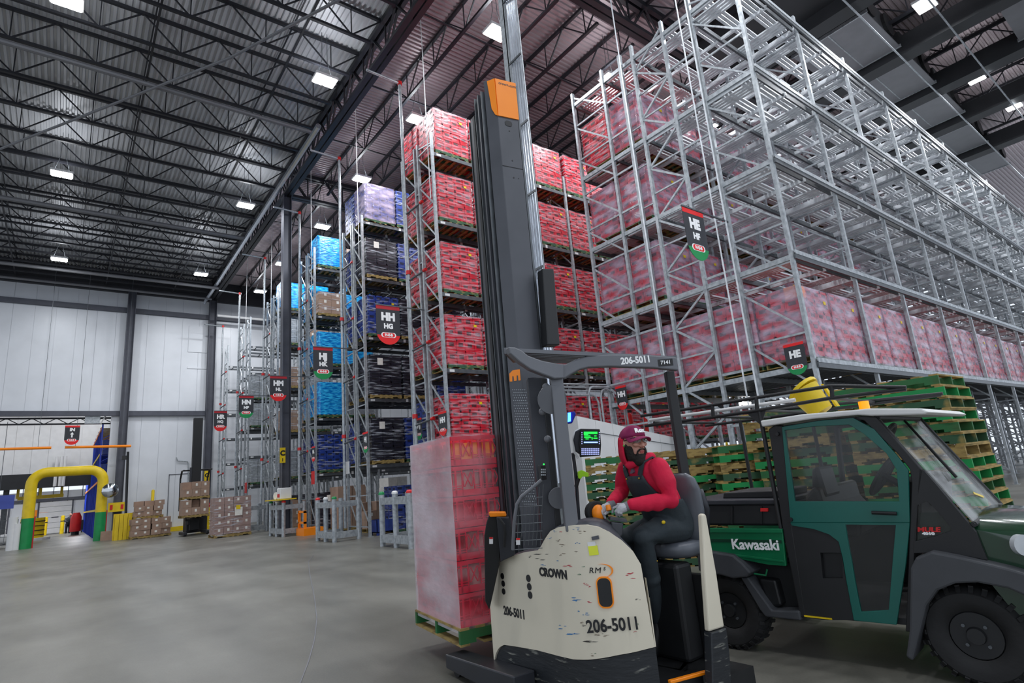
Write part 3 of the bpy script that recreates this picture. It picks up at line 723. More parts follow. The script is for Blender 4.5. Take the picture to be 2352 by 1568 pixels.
# banners flat on the rack ends (facing the camera side)
def endsign(x, px0, px1, py0, pyb, c1, b, lab, c2=None):
    a = on_x(px0, py0, x); d = on_x(px1, py0, x); a.z = d.z = (a.z+d.z)/2; l = on_x((px0+px1)/2, pyb, x)
    return banner(a, d, a.z-l.z, c1, c2, b, lab, topm=m.bannerr)
endsign(NX-.068, 1797, 1845, 788, 863, 'HE', 'g', 'dark HE banner with green foot on the corner upright of the near rack')
endsign(NX-.068, 1413, 1437, 886, 942, 'HH', 'r', 'small dark HH banner with red foot above the operator')
endsign(XR-.056, 1006, 1025, 945, 1001, 'HH', 'r', 'small dark HH banner beside the top of the carried load')
endsign(XR-.056, 955, 968, 960, 1010, 'HJ', 'g', 'narrow dark HJ banner left of the carried load')
endsign(XR-.056, 833, 845, 992, 1040, 'HJ', 'g', 'tiny dark HJ banner with green foot on the HH rack end')
endsign(XR-.056, 716, 724, 1025, 1060, 'HL', 'r', 'tiny dark banner with red foot on the HJ rack end')
# orange-red warning plates and paper notice on the rack ends
def plate(x, px, py0, py1, w, mt, lab, s=None, name='warning_plate'):
    a = on_x(px, py0, x); b = on_x(px, py1, x); t = thing(name, lab, 'sign', b)
    MB().box((x-.015, a.y-w/2, b.z), (x, a.y+w/2, a.z)).build('plate', mt, t)
    if s: text(s, 'lettering', m.ink, frame((x-.017, a.y, (a.z+b.z)/2), (0, 0, 1), (-1, 0, 0)), w*.5, t)
plate(XR-.05, 719, 1082, 1112, .42, m.redp, 'orange red plate with vertical lettering on the HJ rack end')
plate(XR-.05, 565, 1108, 1132, .5, m.redp, 'red plate with vertical lettering low on the HN rack end')
plate(XR-.05, 797, 1060, 1088, .5, m.white, 'white paper notice with an arrow on the HH riser pipe', None, 'paper_notice')
# ============================================================ sprinkler risers with red couplings
def riser(x, y, ztop, lab, r=.058, reach=True):
    t = thing('sprinkler_riser', lab, 'pipe', (x, y, .3), 'sprinkler risers at the rack ends')
    MB().tube([(x, y, .3), (x, y, ztop)], r, 10).build('pipe', m.galv, t, smooth=True)
    if reach: MB().tube([(x, y, ztop), (7.65, y, ztop+.05)], r*.8, 8).build('feed_pipe', m.galv, t, smooth=True)
    zs = [ztop]+[z for z in (3.9, 8.9) if z < ztop]
    for z in zs: MB().tube([(x, y, z-.07), (x, y, z+.07)], r*1.5, 10).build('coupling', m.redp, t, smooth=True)
    for z in (3.6, 6.1, 8.6, 11.1):
        if z < ztop: 
            MB().tube([(x, y, z), (x+.15, y-.9, z+.12)], r*.6, 8).build('branch_pipe', m.galvd, t, smooth=True)
            MB().tube([(x+.13, y-.82, z+.11), (x+.15, y-.95, z+.125)], r*.95, 8).build('branch_coupling', m.redp, t, smooth=True)
for y, zt, l in ((16.75, 16.5, 'shiny sprinkler riser at the end of the HG row'), (22.9, 16.6, 'shiny sprinkler riser at the end of the HH row'), (28.62, 16.4, 'sprinkler riser right of the free-standing column'), (35.4, 16.3, 'sprinkler riser at the end of the HM row'),
                 (41.9, 16.0, 'sprinkler riser at the end of the HN row'), (47.3, 15.0, 'sprinkler riser at the end of the HR row')): riser(8.98, y, zt, l)
for y, zt, w_ in ((15.1, 18.9, 'at the HG row front post'), (21.1, 18.9, 'at the HH row front post'), (27, 18.9, 'at the HJ row front post'), (34.2, 18.9, 'at the HM row'), (40.3, 18.9, 'at the HN row')):
    tag(MB().tube([(9.06, y, 11.0), (9.06, y, 19.04)], .016, 6).build('thin_conduit', m.white), 'thin pale conduit rising to the roof '+w_, 'pipe', 'thin conduits over the rack ends')
# bundle of bright conduits behind the mast
t = thing('conduit_bundle', 'bundle of bright vertical conduits running to the roof behind the mast', 'pipes', (8.5, 9.4, 5))
for k in range(5):
    MB().tube([(8.36+.01*k, 9.52-.075*k, 1.5), (8.36+.01*k, 9.52-.075*k, 17.9)], .028, 8).build('conduit', m.chrome, t, smooth=True)
mb = MB()
for z in (4.5, 6.3, 8.2, 10.1, 12, 13.9): mb.box((8.31, 9.1, z), (8.34, 9.6, z+.05))
mb.build('strap', m.galvd, t)
# thin hanging cables by the near rack
for k, (x, px) in enumerate(((12.55, 1600), (12.55, 1578), (12.6, 1425))):
    p = on_x(px, 150, x)
    tag(MB().tube([(x, p.y, 1.2), (x, p.y, 18)], .022, 6).build('hanging_cable', m.slat), 'thin pale vertical pipe against the near rack, %s' % ('rightmost of the pair', 'left of the pair', 'left of the first light frame')[k], 'pipe')

# ============================================================ galvanised end-of-row guards
def guard(x, y0, y1, h, lab, caps, extra=0):
    t = thing('rack_guard', lab, 'guard rail', (x, (y0+y1)/2, 0), 'galvanised guard frames in front of the rack ends')
    n = 3
    for i in range(n):
        y = y0+(y1-y0)*i/(n-1)
        MB().tube([(x, y, 0), (x, y, h+.1)], .085, 12).build('post', m.galv, t, smooth=True)
        MB().tube([(x, y, h+.1), (x, y, h+.15), (x, y, h+.19)], [.095, .09, .05], 12).build('post_cap', caps[i], t, smooth=True)
    MB().box((x-.07, min(y0, y1)-.05, h-.2), (x+.07, max(y0, y1)+.05, h)).build('top_rail', m.galv, t)
    MB().box((x-.07, min(y0, y1)-.05, .12), (x+.07, max(y0, y1)+.05, .34)).build('bottom_rail', m.galv, t)
    for yy in (y0, y1):
        for q0, q1 in ((h-.2, h), (.12, .34)): MB().box((x, yy-.06, q0), (x+.9, yy+.06, q1)).build('side_rail', m.galv, t)
        MB().tube([(x+.9, yy, 0), (x+.9, yy, h+.1)], .085, 12).build('post', m.galv, t, smooth=True)
guard(7.85, 17.05, 15.2, 1.42, 'galvanised guard frame nearest the carried load', (m.greenp, m.white, m.redp))
guard(7.75, 22.5, 20.8, 1.38, 'galvanised guard frame with red and green caps, second from the load', (m.redp, m.white, m.greenp))
guard(7.85, 29.2, 27.2, 1.36, 'galvanised guard frame before the dark column carrying a yellow tray', (m.greenp, m.white, m.redp))
guard(7.95, 35.4, 33.7, 1.36, 'galvanised guard frame half hidden by the wrapped brown pallet', (m.white, m.white, m.white))
guard(7.95, 42.2, 40.4, 1.36, 'farthest galvanised guard frame next to a yellow cabinet', (m.white, m.white, m.white))
# yellow tray with tape and scanner on the guard, orange stand
px = V(7.95, 27.9, 1.5)
tag(MB().box((7.6, 27.0, 1.57), (8.35, 29.3, 1.62)).build('yellow_tray', m.yellow), 'flat yellow tray lying across the guard frame before the dark column', 'tray')
t = thing('label_printer', 'white label printer on the yellow tray', 'printer', (7.95, 27.4, 1.62)); MB().box((7.7, 27.2, 1.62), (8.2, 27.75, 2.1)).build('body', m.white, t, bevel=.03); MB().box((7.68, 27.3, 1.7), (7.7, 27.6, 1.85)).build('red_panel', m.redp, t)
tag(MB().disc((7.85, 28.3, 1.78), (1, .3, 0), .16, .14, 16).build('tape_roll', m.cardw, smooth=True), 'roll of pale tape on the yellow tray', 'tape roll')
t = thing('orange_stand', 'orange steel stand on the floor behind the guard frame', 'stand', (8.8, 26.6, 0)); 
MB().box((8.4, 26.9, 0), (8.5, 27.0, 1.05)).box((8.4, 26.1, 0), (8.5, 26.2, 1.05)).box((8.4, 26.1, .5), (8.5, 27, .58)).box((8.4, 26.1, .95), (8.5, 27, 1.03)).build('frame', m.orange, t); MB().box((8.35, 26.0, 0), (9.2, 27.05, .3)).build('base', m.orange, t)

# ============================================================ left background
# goal-shaped yellow height bar
t = thing('height_barrier', 'tall goal-shaped yellow barrier pipe with green feet', 'barrier', (.2, 46.6, 0))
gx0, gx1, gy, gh, gr = -1.55, 2.05, 46.6, 4.45, .3
pts = [(gx0, gy, 1.75), (gx0, gy, gh-.75)]+[(gx0+.75-.75*cos(a), gy, gh-.75+.75*sin(a)) for a in [pi/2*k/6 for k in range(1, 7)]]+[(gx1-.75+.75*sin(a), gy, gh-.75+.75*cos(a)) for a in [pi/2*k/6 for k in range(0, 7)]]+[(gx1, gy, 1.75)]
MB().tube(pts, gr, 16).build('yellow_pipe', m.yellow, t, smooth=True)
for x in (gx0, gx1):
    MB().tube([(x, gy, 0), (x, gy, 1.76)], gr+.004, 16).build('green_sleeve', m.greenp, t, smooth=True)
    MB().box((x+.2, gy+.1, 0), (x+.36, gy+.4, 1.85)).build('red_strip', m.redp, t)
# orange clearance bars hung from the header
for (p, q, lab) in (((0, 1031), (118, 1028), 'orange clearance bar hanging at the left edge'), ((149, 1027), (301, 1024), 'orange clearance bar hanging right of the IN sign')):
    a = on_y(*p, 47.2); b = on_y(*q, 47.2); t = thing('clearance_bar', lab, 'bar', (a+b)/2)
    if p[0] == 0: a.x -= 2
    MB().tube([a, b], .085, 10).build('bar', m.orange, t, smooth=True)
    for s in (.15, .85): c = a.lerp(b, s); MB().tube([c, V(c.x, c.y, 19.04)], .012, 5).build('hanging_wire', m.galvd, t)
a = on_y(150, 977, 47.0); b = on_y(184.5, 977, 47.0)
banner(a, b, a.z-on_y(167, 1021, 47.0).z, 'IN', None, 'r', 'dark banner with IN and an up arrow over the opening', arrow=True, topm=m.bannerr)
# convex mirror on the barrier
c = on_y(253, 1126, 46.0); t = thing('convex_mirror', 'round convex safety mirror beside the yellow barrier', 'mirror', c)
mm_ = mat('mirror_glass', 'b8bcc0', .08, 1, .02, 2)
MB().ell(c, (.46, .12, .46), 20, 12).build('mirror_face', mm_, t, smooth='all')
MB().tube([c, c+V(-.5, .4, 0)], .03, 6).build('bracket', m.galvd, t)
# yellow corner shield, black pole
c = on_z(283, 1245, 0)
t = thing('corner_shield', 'scuffed yellow steel guard plate at the foot of the wall column', 'guard', (2.9, 44.0, 0))
for k in range(4): MB().box((2.68+k*.22, 43.8, 0), (2.88+k*.22, 43.95, 1.5)).build('plate', m.yellow, t)
MB().box((2.6, 43.98, 0), (3.6, 44.1, 1.55)).build('back_plate', m.yellow, t)
a = on_y(289, 1205, 44.5); b = on_y(294, 1037, 44.5)
t = thing('dark_pole', 'tall dark pole standing by the yellow corner shield', 'pole', (a.x, 44.5, 0)); MB().tube([(a.x, 44.5, 0), b], .075, 8).build('shaft', m.blk, t); MB().box((b.x-.3, 44.4, b.z-.5), (b.x-.05, 44.6, b.z-.25)).build('lamp_head', m.blk, t)
t = thing('call_box', 'small yellow call box on the dark wall column', 'box', (3.0, 47.9, 1.9)); MB().box((2.5, 48.1, 1.7), (3.5, 48.31, 2.3)).build('box', m.yellow, t); MB().box((2.6, 48.07, 1.85), (2.75, 48.1, 2.15)).box((3.2, 48.07, 1.85), (3.35, 48.1, 2.15)).build('red_mark', m.redp, t)
tag(MB().box((2.1, 45.7, 0), (2.75, 46.1, .55)).build('cardboard_box', m.card), 'crumpled brown box on the floor between barrier and yellow shield', 'box')
# bollards, yellow kerb
def bollard(x, y, h, lab, r=.12, mt=None):
    t = thing('bollard', lab, 'bollard', (x, y, 0)); MB().tube([(x, y, 0), (x, y, h), (x, y, h+.08)], [r, r, r*.5], 12).build('post', mt or m.yellow, t, smooth=True); MB().tube([(x, y, h*.7), (x, y, h*.75)], r+.01, 12).build('band', m.blk, t, smooth=True)
c = on_y(360, 1180, 46.2); bollard(c.x, 46.2, 1.65, 'yellow bollard right of the stacked cartons')
c = on_y(350, 1155, 48.3); bollard(c.x, 48.3, 2.9, 'tall thin yellow post against the white wall', .1)
struct(MB().box((4.6, 48.6, 0), (7.6, 48.95, .3)).build('trim_7', m.yellow))
# pallet with cartons (double) and wrapped pallet
cartons('carton_pallet', 'two-tier pallet of brown cartons on the open floor left of the lift truck', 4.45, 43.1, 4, 3, 3, (.52, .5, .33), seed=11, j=.06)
cartons('carton_pallet', 'upper pallet of brown cartons stacked on the two-tier pile', 4.3, 43.1, 3, 2, 3, (.5, .5, .3), seed=12, j=.06, z=1.14)
t = cartons('carton_pallet', 'film-wrapped brown carton cube on the floor, left of the guard frames', 6.95, 33.3, 4, 3, 5, (.42, .45, .36), seed=13, j=.01, film=True, mt=mat('pinkish_carton', '9a8078', .7, 0, .12, 4))
MB().box((7.0, 32.5, 1.0), (7.35, 32.52, 1.4)).build('paper_label', m.cardw, t); MB().box((7.05, 32.49, 1.3), (7.25, 32.5, 1.5)).build('yellow_tag', m.yellow, t)
t = thing('yellow_cabinet', 'yellow cabinet with bottles on top at the foot of the corner column', 'cabinet', (7.9, 46, 0)); MB().box((7.45, 45.6, 0), (8.3, 46.2, 1.45)).build('body', m.yellow, t)
MB().tube([(7.7, 45.8, 1.45), (7.7, 45.8, 1.9), (7.7, 45.8, 2.0)], [.12, .12, .04], 10).build('bottle', m.white, t); MB().box((7.9, 45.7, 1.45), (8.2, 46, 1.75)).build('tray', m.redp, t)
# lift truck with two carton layers
lx, ly = 6.15, 39.6
t = thing('stacker_truck', 'dark stand-up lift truck parked by the white wall, carrying cartons', 'forklift', (lx, ly, 0))
MB().box((lx-.05, ly+.15, 0.25), (lx+.45, ly+.45, 6.9)).build('mast', m.blk, t, bevel=.02)
MB().box((lx-.15, ly+.1, .6), (lx-.05, ly+.3, 3.9)).build('mast_inner', m.chard, t)
MB().box((lx-.2, ly+.5, .1), (lx+.95, ly+1.5, 1.5)).build('body', m.blk, t, bevel=.06)
for s in (-.45, .7): MB().box((lx+s-.09, ly-1.2, .05), (lx+s+.09, ly+.6, .22)).build('base_leg', m.blk, t, bevel=.03)
for s in (-.45, .7): MB().disc((lx+s, ly-1.1, .1), (1, 0, 0), .1, .12, 12).build('wheel', m.rubber, t)
mb = MB()
for xx in (-.45, 1.05):
    mb.tube([(lx+xx, ly+1.4, 1.4), (lx+xx, ly+1.5, 3.3), (lx+xx, ly+1.0, 3.75), (lx+xx, ly+.3, 3.75)], .05, 8)
for k in range(6): mb.tube([(lx-.45, ly+.3+k*.2, 3.76), (lx+1.05, ly+.3+k*.2, 3.76)], .025, 6)
mb.build('overhead_guard', m.blk, t, smooth=True)
cartons('carton_pallet', 'lower cartons on the forks of the parked lift truck', lx, ly-.75, 3, 3, 2, (.45, .42, .42), seed=21, z=1.0, j=.0, film=False)
cartons('carton_pallet', 'upper cartons on the forks of the parked lift truck', lx, ly-.75, 3, 3, 2, (.45, .42, .42), seed=22, z=2.02, j=.0)
tag(MB().box((lx-.25, ly-1.2, .92), (lx-.13, ly+.15, .99)).box((lx+.3, ly-1.2, .92), (lx+.42, ly+.15, .99)).box((lx-.3, ly+.02, .8), (lx+.5, ly+.16, 1.4)).build('lift_forks', m.blk), 'black forks of the parked lift truck under the cartons', 'forks')
# conduit on the wall near the plain door
pipe([on_y(405, 1050, 48.9), on_y(408, 1058, 48.9), on_y(431, 1060, 48.9), on_y(433, 1066, 48.9), on_y(432, 1115, 48.9)], .04, m.galv, 'wall_conduit', 'thin conduit bending down the white wall above the door')
# ---- room beyond the opening
FY = 80.0
struct(panelwall(-30, 30, FY, 0, 4.4, 2.6).build('wall_far', m.wall)); 
struct(panelwall(-30, 30, 66, 5.5, 13.5, 1.15).build('wall_far_upper', m.white))
struct(MB().box((-30, 65.6, 4.25), (30, 66, 5.5)).build('trim_8', m.ducto))
struct(MB().box((-30, 49.6, 13.4), (30, FY, 13.6)).build('ceiling_far', m.white))
struct(MB().box((-30, 66, 5.4), (30, FY, 5.5)).build('ceiling_dock', m.ducto))
struct(MB().box((3.0, 49.55, 0), (3.2, 80, 13)).build('wall_reveal', m.wall))
for i, (x, y) in enumerate(((-6.5, 60), (1.5, 60), (-6.5, 72), (2.0, 72))):
    area('dock_lamp', (x, y, 13.2 if y < 66 else 5.3), 2.5, 380 if y < 66 else 600, (.95, .97, 1))
mb = MB(); mb.bar((-30, 50.3, 8.3), (2.5, 50.3, 8.3), .12, .12); mb.bar((-30, 50.3, 7.9), (2.5, 50.3, 7.9), .1, .1)
for k in range(24): mb.bar((-28+k*1.3, 50.3, 8.3), (-27.35+k*1.3, 50.3, 7.9), .05, .05); mb.bar((-27.35+k*1.3, 50.3, 7.9), (-26.7+k*1.3, 50.3, 8.3), .05, .05)
tag(mb.build('lintel_joist', m.joist), 'dark lattice joist just inside the opening under the dark band', 'joist')
def dock(x, lab):
    t = thing('dock_door', lab, 'door', (x, FY-.1, 0))
    for k in range(6): MB().box((x-1.35, FY-.12, .05+k*.55), (x+1.35, FY-.05, .57+k*.55)).build('panel', m.white, t)
    MB().box((x-1.5, FY-.15, 0), (x-1.36, FY-.05, 3.5)).box((x+1.36, FY-.15, 0), (x+1.5, FY-.05, 3.5)).build('track', m.coldark, t)
    MB().box((x-.3, FY-.14, 1.62), (x+.3, FY-.12, 1.72)).build('handle_plate', m.coldark, t)
c = on_y(125, 1200, FY); dock(c.x, 'closed white sectional dock door seen through the yellow barrier'); dock(c.x-5.2, 'white dock door half hidden by the left barrier leg')
mb = MB()
for k in range(14): mb.bar((-12+k*1.25, FY-.2, 3.3), (-12+k*1.25, FY-.2, 5.2), .07)
mb.bar((-14, FY-.25, 3.5), (8, FY-.25, 3.5), .25, .3)
struct(mb.build('trim_9', m.coldark))
t = thing('crane_rail', 'yellow rail with brackets strung across the dock room', 'rail', (-2, 68, 4.6))
a = on_y(40, 1145, 68); b = on_y(146, 1137, 68); MB().bar(a, b, .25, .3).build('rail', m.yellow, t)
for q in (.0, .48, .95): c = a.lerp(b, q); MB().bar(c, V(c.x, c.y, 5.42), .2).build('bracket', m.yellow, t)
for px_, lab in ((72, 'grey slanting dock-room post inside the yellow barrier'), (8, 'grey dock-room post at the left edge')):
    a = on_y(px_, 1190, 69); tag(MB().box((a.x-.2, 68.8, 0), (a.x+.2, 69.2, 5.4)).build('dock_post', m.galvd), lab, 'post')
for i, px_ in enumerate((126, 137, 145)):
    a = on_y(px_, 1110, 65.4); tag(MB().tube([(a.x, 65.48, 4.3), (a.x, 65.48, 6.9)], .13, 8).build('down_pipe', m.white), '%s white vertical pipe over the dock band' % ('left', 'middle', 'right')[i], 'pipe')
for px_, lab in ((104, 'yellow bollard left of the dock door'), (143, 'yellow bollard right of the dock door')):
    a = on_y(px_, 1205, 76); bollard(a.x, 76, 1.7, lab, .17)
a = on_y(74, 1212, 62); t = thing('yellow_barrel', 'ribbed yellow barrel beyond the barrier', 'barrel', (a.x, 62, 0))
MB().tube([(a.x, 62, .2), (a.x, 62, 1.75)], .78, 20).build('drum', m.yellow, t, smooth=True)
for z in (.4, .75, 1.1, 1.45): MB().tube([(a.x, 62, z), (a.x, 62, z+.06)], .8, 20).build('rib', m.blk, t, smooth=True)
MB().tube([(a.x, 62, 0), (a.x, 62, .2)], 1.2, 20).build('foot_ring', m.white, t)
a = on_y(94, 1178, FY); t = thing('dock_notice', 'small yellow notice on the dock wall', 'sign', (a.x, FY, a.z)); MB().box((a.x-.6, FY-.08, a.z-.35), (a.x+.6, FY-.04, a.z+.35)).build('notice_board', m.orange, t)
a = on_y(174, 1200, 66); t = thing('red_cylinder', 'red cylinder standing against the blue rack', 'cylinder', (a.x, 66, 0)); MB().tube([(a.x, 66, .3), (a.x, 66, 1.5), (a.x, 66, 1.9)], [.42, .42, .25], 14).build('tank', m.redp, t, smooth=True); MB().tube([(a.x, 66, 0), (a.x, 66, .3)], .3, 10).build('foot', m.blk, t)
# distant worker
a = on_y(156, 1210, 73.0); t = thing('person', 'distant person in dark clothes walking with a cart on the dock floor', 'person', (a.x, a.y, 0)); x, y = a.x, a.y
dk = mat('dark_clothes', '1c2030', .8, 0, .1, 5); sk = mat('skin_far', 'b08070', .6, 0, .05, 4)
mb = MB(); mb.tube([(x-.13, y, .05), (x-.13, y, .5), (x-.1, y, .95)], [.08, .1, .14], 10); mb.tube([(x+.13, y+.2, .05), (x+.13, y+.1, .5), (x+.1, y, .95)], [.08, .1, .14], 10)
mb.tube([(x, y, .85), (x, y, 1.1), (x+.08, y-.05, 1.45), (x+.12, y-.08, 1.6)], [.2, .2, .24, .1], 12); mb.tube([(x-.2, y, 1.48), (x-.3, y-.1, 1.2), (x-.05, y-.35, 1.1)], [.08, .07, .05], 8); mb.tube([(x+.32, y, 1.48), (x+.38, y-.1, 1.2), (x+.2, y-.35, 1.1)], [.08, .07, .05], 8)
mb.build('clothing', dk, t, smooth='all'); MB().ell((x+.14, y-.1, 1.76), (.1, .12, .14)).build('head', sk, t, smooth='all')
t = thing('hand_cart', 'dark hand cart pushed by the distant person', 'cart', (x+.9, y, 0)); MB().box((x+.5, y-.4, .25), (x+1.2, y+.4, 1.2)).build('bin', m.blk, t); mb = MB(); [mb.disc((x+q, y+s, .12), (1, 0, 0), .12, .06, 10) for q in (.6, 1.1) for s in (-.3, .3)]; mb.build('wheel', m.rubber, t)
# blue racking receding into the dock room
t = thing('blue_rack', 'tall blue pallet rack with yellow beams receding beyond the opening', 'rack', (4.0, 52, 0))
for k in range(11):
    y = 50.4+k*2.6; x = 2.45
    mb = MB()
    for xx in (x-.55, x+.3): mb.box((xx, y-.06, 0), (xx+.1, y+.06, 7.9 if y < 65 else 5.2))
    for z in [.4+.8*i for i in range(9 if y < 65 else 6)]: mb.bar((x-.5, y, z), (x+.35, y, z+.5), .04)
    mb.build('upright_frame', m.blue, t)
for z in (1.9, 3.8, 5.7, 7.6):
    ye = 65 if z > 5 else 76; mb = MB(); mb.box((1.87, 50.4, z-.08), (1.93, ye, z+.06)); mb.box((2.75, 50.4, z-.08), (2.81, ye, z+.06)); mb.build('beam', m.orange if z in (3.8, 7.6) else m.yellow, t)
    mb = MB()
    for i in range(int((ye-50.6)/.39)): mb.box((1.95, 50.6+i*.39, z-.02), (2.75, 50.7+i*.39, z+.01))
    mb.build('shelf_slats', m.wood if z in (3.8, 7.6) else m.blue, t)
for z in (.1, 1.96, 3.86, 5.76):
    mb = MB()
    for i in range(12 if z > 5 else 21):
        h = .5+.9*random.random()
        mb.box((2.05, 50.8+i*1.12, z), (2.7, 51.7+i*1.12, z+h))
    mb.build('stored_goods', m.navy, t); 
# left edge: cage cart, blue sign, wrapped rolls
def cage(x, y, lab):
    t = thing('cage_cart', lab, 'cart', (x, y, 0)); mb = MB()
    for a in range(7): mb.bar((x-.6+a*.2, y-.4, .2), (x-.6+a*.2, y-.4, 1.75), .02); mb.bar((x+.6, y-.4+a*.13, .2), (x+.6, y-.4+a*.13, 1.75), .02)
    for z in (.2, .7, 1.2, 1.75): mb.bar((x-.6, y-.4, z), (x+.6, y-.4, z), .03); mb.bar((x+.6, y-.4, z), (x+.6, y+.4, z), .03); mb.bar((x-.6, y-.4, z), (x-.6, y+.4, z), .03); mb.bar((x-.6, y+.4, z), (x+.6, y+.4, z), .03)
    mb.build('wire_cage', m.galvd, t); MB().box((x-.58, y-.38, .18), (x+.58, y+.38, .22)).build('deck', m.galvd, t)
    for sx in (-.5, .5):
        for sy in (-.3, .3): MB().disc((x+sx, y+sy, .09), (1, 0, 0), .09, .04, 10).build('caster', m.rubber, t)
c = on_z(12, 1258, 0); cage(c.x-.1, c.y, 'wire cage cart at the left edge of the floor')
MBx = MB().ell((c.x-.1, c.y, .55), (.5, .34, .33), 12, 8); tag(MBx.build('film_heap', m.white, smooth='all'), 'heap of white film inside the wire cage cart', 'film')
for i, (px_, lab) in enumerate(((26, 'tall white wrapped roll by the left barrier leg'), (35, 'short white wrapped roll touching the left barrier leg'))):
    a = on_y(px_, 1238, 46.5); tag(MB().tube([(a.x, 46.5, 0), (a.x, 46.5, 1.9-i*.4)], .22, 12).build('wrapped_roll', m.white, smooth=True), lab, 'roll')
a = on_y(10, 1153, 52); t = thing('blue_sign', 'blue hanging sign at the left edge', 'sign', (a.x, 52, a.z)); MB().box((a.x-1.2, 52, a.z-.45), (a.x+.5, 52.05, a.z+.45)).build('sign_board', mat('dull_blue', '4a5ab0', .6, 0, .05, 2), t); MB().bar((a.x-.3, 52, a.z+.45), (a.x-.3, 52, 8.3), .03).build('hanger_wire', m.galvd, t)
t = thing('wall_camera', 'white device bracket under the dark band right of the IN sign', 'device', (1.6, 48.8, 8.2)); a = on_y(215, 965, 49.5); MB().box((a.x-.5, 48.9, a.z-.3), (a.x+.35, 49.4, a.z+.3)).build('housing', m.galv, t); MB().bar((a.x+.4, 49.1, a.z-.3), (a.x+.7, 49.1, a.z+.35), .08).build('arm', m.white, t)
# ============================================================ stacks of empty pallets
PT = {}
def pallet_thing(kind, loc, rot, lab, group):
    if kind not in PT:
        t = thing('pallet', lab, 'pallet'); t['_w'] = (0, 0, 0)
        si = {'g': m.greenb, 'w': m.wood, 'm': m.woodg, 'd': m.green}[kind]
        full = MB(); pallet_mb(full, (0, 0, 0), 1.28, 1.07)
        st = MB(); bo = MB()
        for f, k in zip(full.f, full.m): 
            tgt = st if k == 0 else bo; tgt.add([full.v[i] for i in f], [tuple(range(len(f)))])
        st.build('stringer', si, t); bo.build('deck_boards', m.woodb, t); PT[kind] = t
        t.location = loc; t.rotation_euler = (0, 0, rot); t['group'] = group; return t
    return dup(PT[kind], loc, lab, group, rot)
m['woodb'] = mat('pallet_boards', 'a88c50', .8, 0, .1, 5, c2='54502c', mix=(.4, .75))
def stack(cx, cy, n, rot, where, seed, kinds, lean=(0, 0), jit=.035, j0=0):
    rr = random.Random(seed)
    for k in range(n):
        kd = kinds[k % len(kinds)] if len(kinds) > 3 else rr.choice(kinds)
        dx = lean[0]*k+rr.uniform(-jit, jit); dy = lean[1]*k+rr.uniform(-jit, jit)
        where_k = '%s from the top, %s' % (ORD[n-1-k], where)
        pallet_thing(kd, (cx+dx, cy+dy, k*.148), rot+rr.uniform(-.02, .02), {'g': 'bright green', 'w': 'bare wooden', 'm': 'worn green-brown', 'd': 'dark green'}[kd]+' empty pallet, '+where_k, 'empty pallets in the '+where)
stack(9.25, 2.75, 17, pi/2, 'tall leaning stack at right', 3, 'gwmdgmgdg', lean=(-.012, .012), jit=.02)
stack(9.35, 4.2, 16, pi/2, 'stack behind the tall leaning one', 5, 'wmdgmwd', lean=(-.01, .02))
def facing(px, D): c = at_d(px, 1080, D)+(Vector((1, 1, 0)).normalized()*.53); return c.x, c.y
for px_, D_, n_, w_, sd_, kk in ((1425, 10.3, 13, 'stack left of the operator', 9, 'mdmwdmdm'), (1590, 9.9, 13, 'stack behind the seat back', 10, 'mgwmwdmd'), (1752, 9.2, 13, 'stack beside the cab window', 8, 'gmwgdmdw'), (1905, 8.6, 13, 'stack seen through the cab', 12, 'mwdmgdmw')):
    x_, y_ = facing(px_, D_); stack(x_, y_, n_, -pi/4, w_, sd_, kk, jit=.025)
# white panelled enclosure behind
EY = 9.6; lo = [on_y(1325, 955, EY), on_y(1548, 1004, EY)]
a, b = lo
t = thing('white_enclosure', 'low white panelled enclosure behind the operator and the pallet stacks', 'enclosure', (a.x, EY, 0))
w = b.x-a.x; n = 6
for k in range(n):
    x0, x1 = a.x+w*k/n, a.x+w*(k+1)/n; z0, z1 = a.z+(b.z-a.z)*k/n, a.z+(b.z-a.z)*(k+1)/n
    MB().prism([(x0+.004, EY, 0), (x1-.004, EY, 0), (x1-.004, EY, z1), (x0+.004, EY, z0)], [(x0+.004, EY+.6, 0), (x1-.004, EY+.6, 0), (x1-.004, EY+.6, z1), (x0+.004, EY+.6, z0)]).build('panel', m.white, t)
MB().bar((a.x, EY-.01, a.z-.32), (b.x, EY-.01, b.z-.2), .012, .012).build('seam', m.galvd, t)
# railing of bent tubes above it
t = thing('tube_railing', 'bent grey tube railing standing behind the white enclosure', 'railing', (9.5, 11.6, 2))
for (x0, x1, y0) in ((1262, 1372, 905), (1378, 1405, 893), (1350, 1430, 888)):
    a = on_y(x0, y0, 11.5); b = on_y(x1, y0, 11.5); r = .2
    MB().tube([(a.x, 11.5, 1.0), (a.x, 11.5, a.z-r), (a.x+r*.4, 11.5, a.z-.05), (a.x+r, 11.5, a.z), (b.x-r, 11.5, a.z), (b.x-r*.4, 11.5, a.z-.05), (b.x, 11.5, a.z-r), (b.x+.1, 11.5, 1.0)], .03, 8).build('tube_loop', m.galv, t, smooth=True)
for k in range(3):
    a = on_y(1240, 880+k*7, 11.6); b = on_y(1410, 884+k*8, 11.6); MB().tube([a, b], .025, 6).build('rail', m.galv, t, smooth=True)
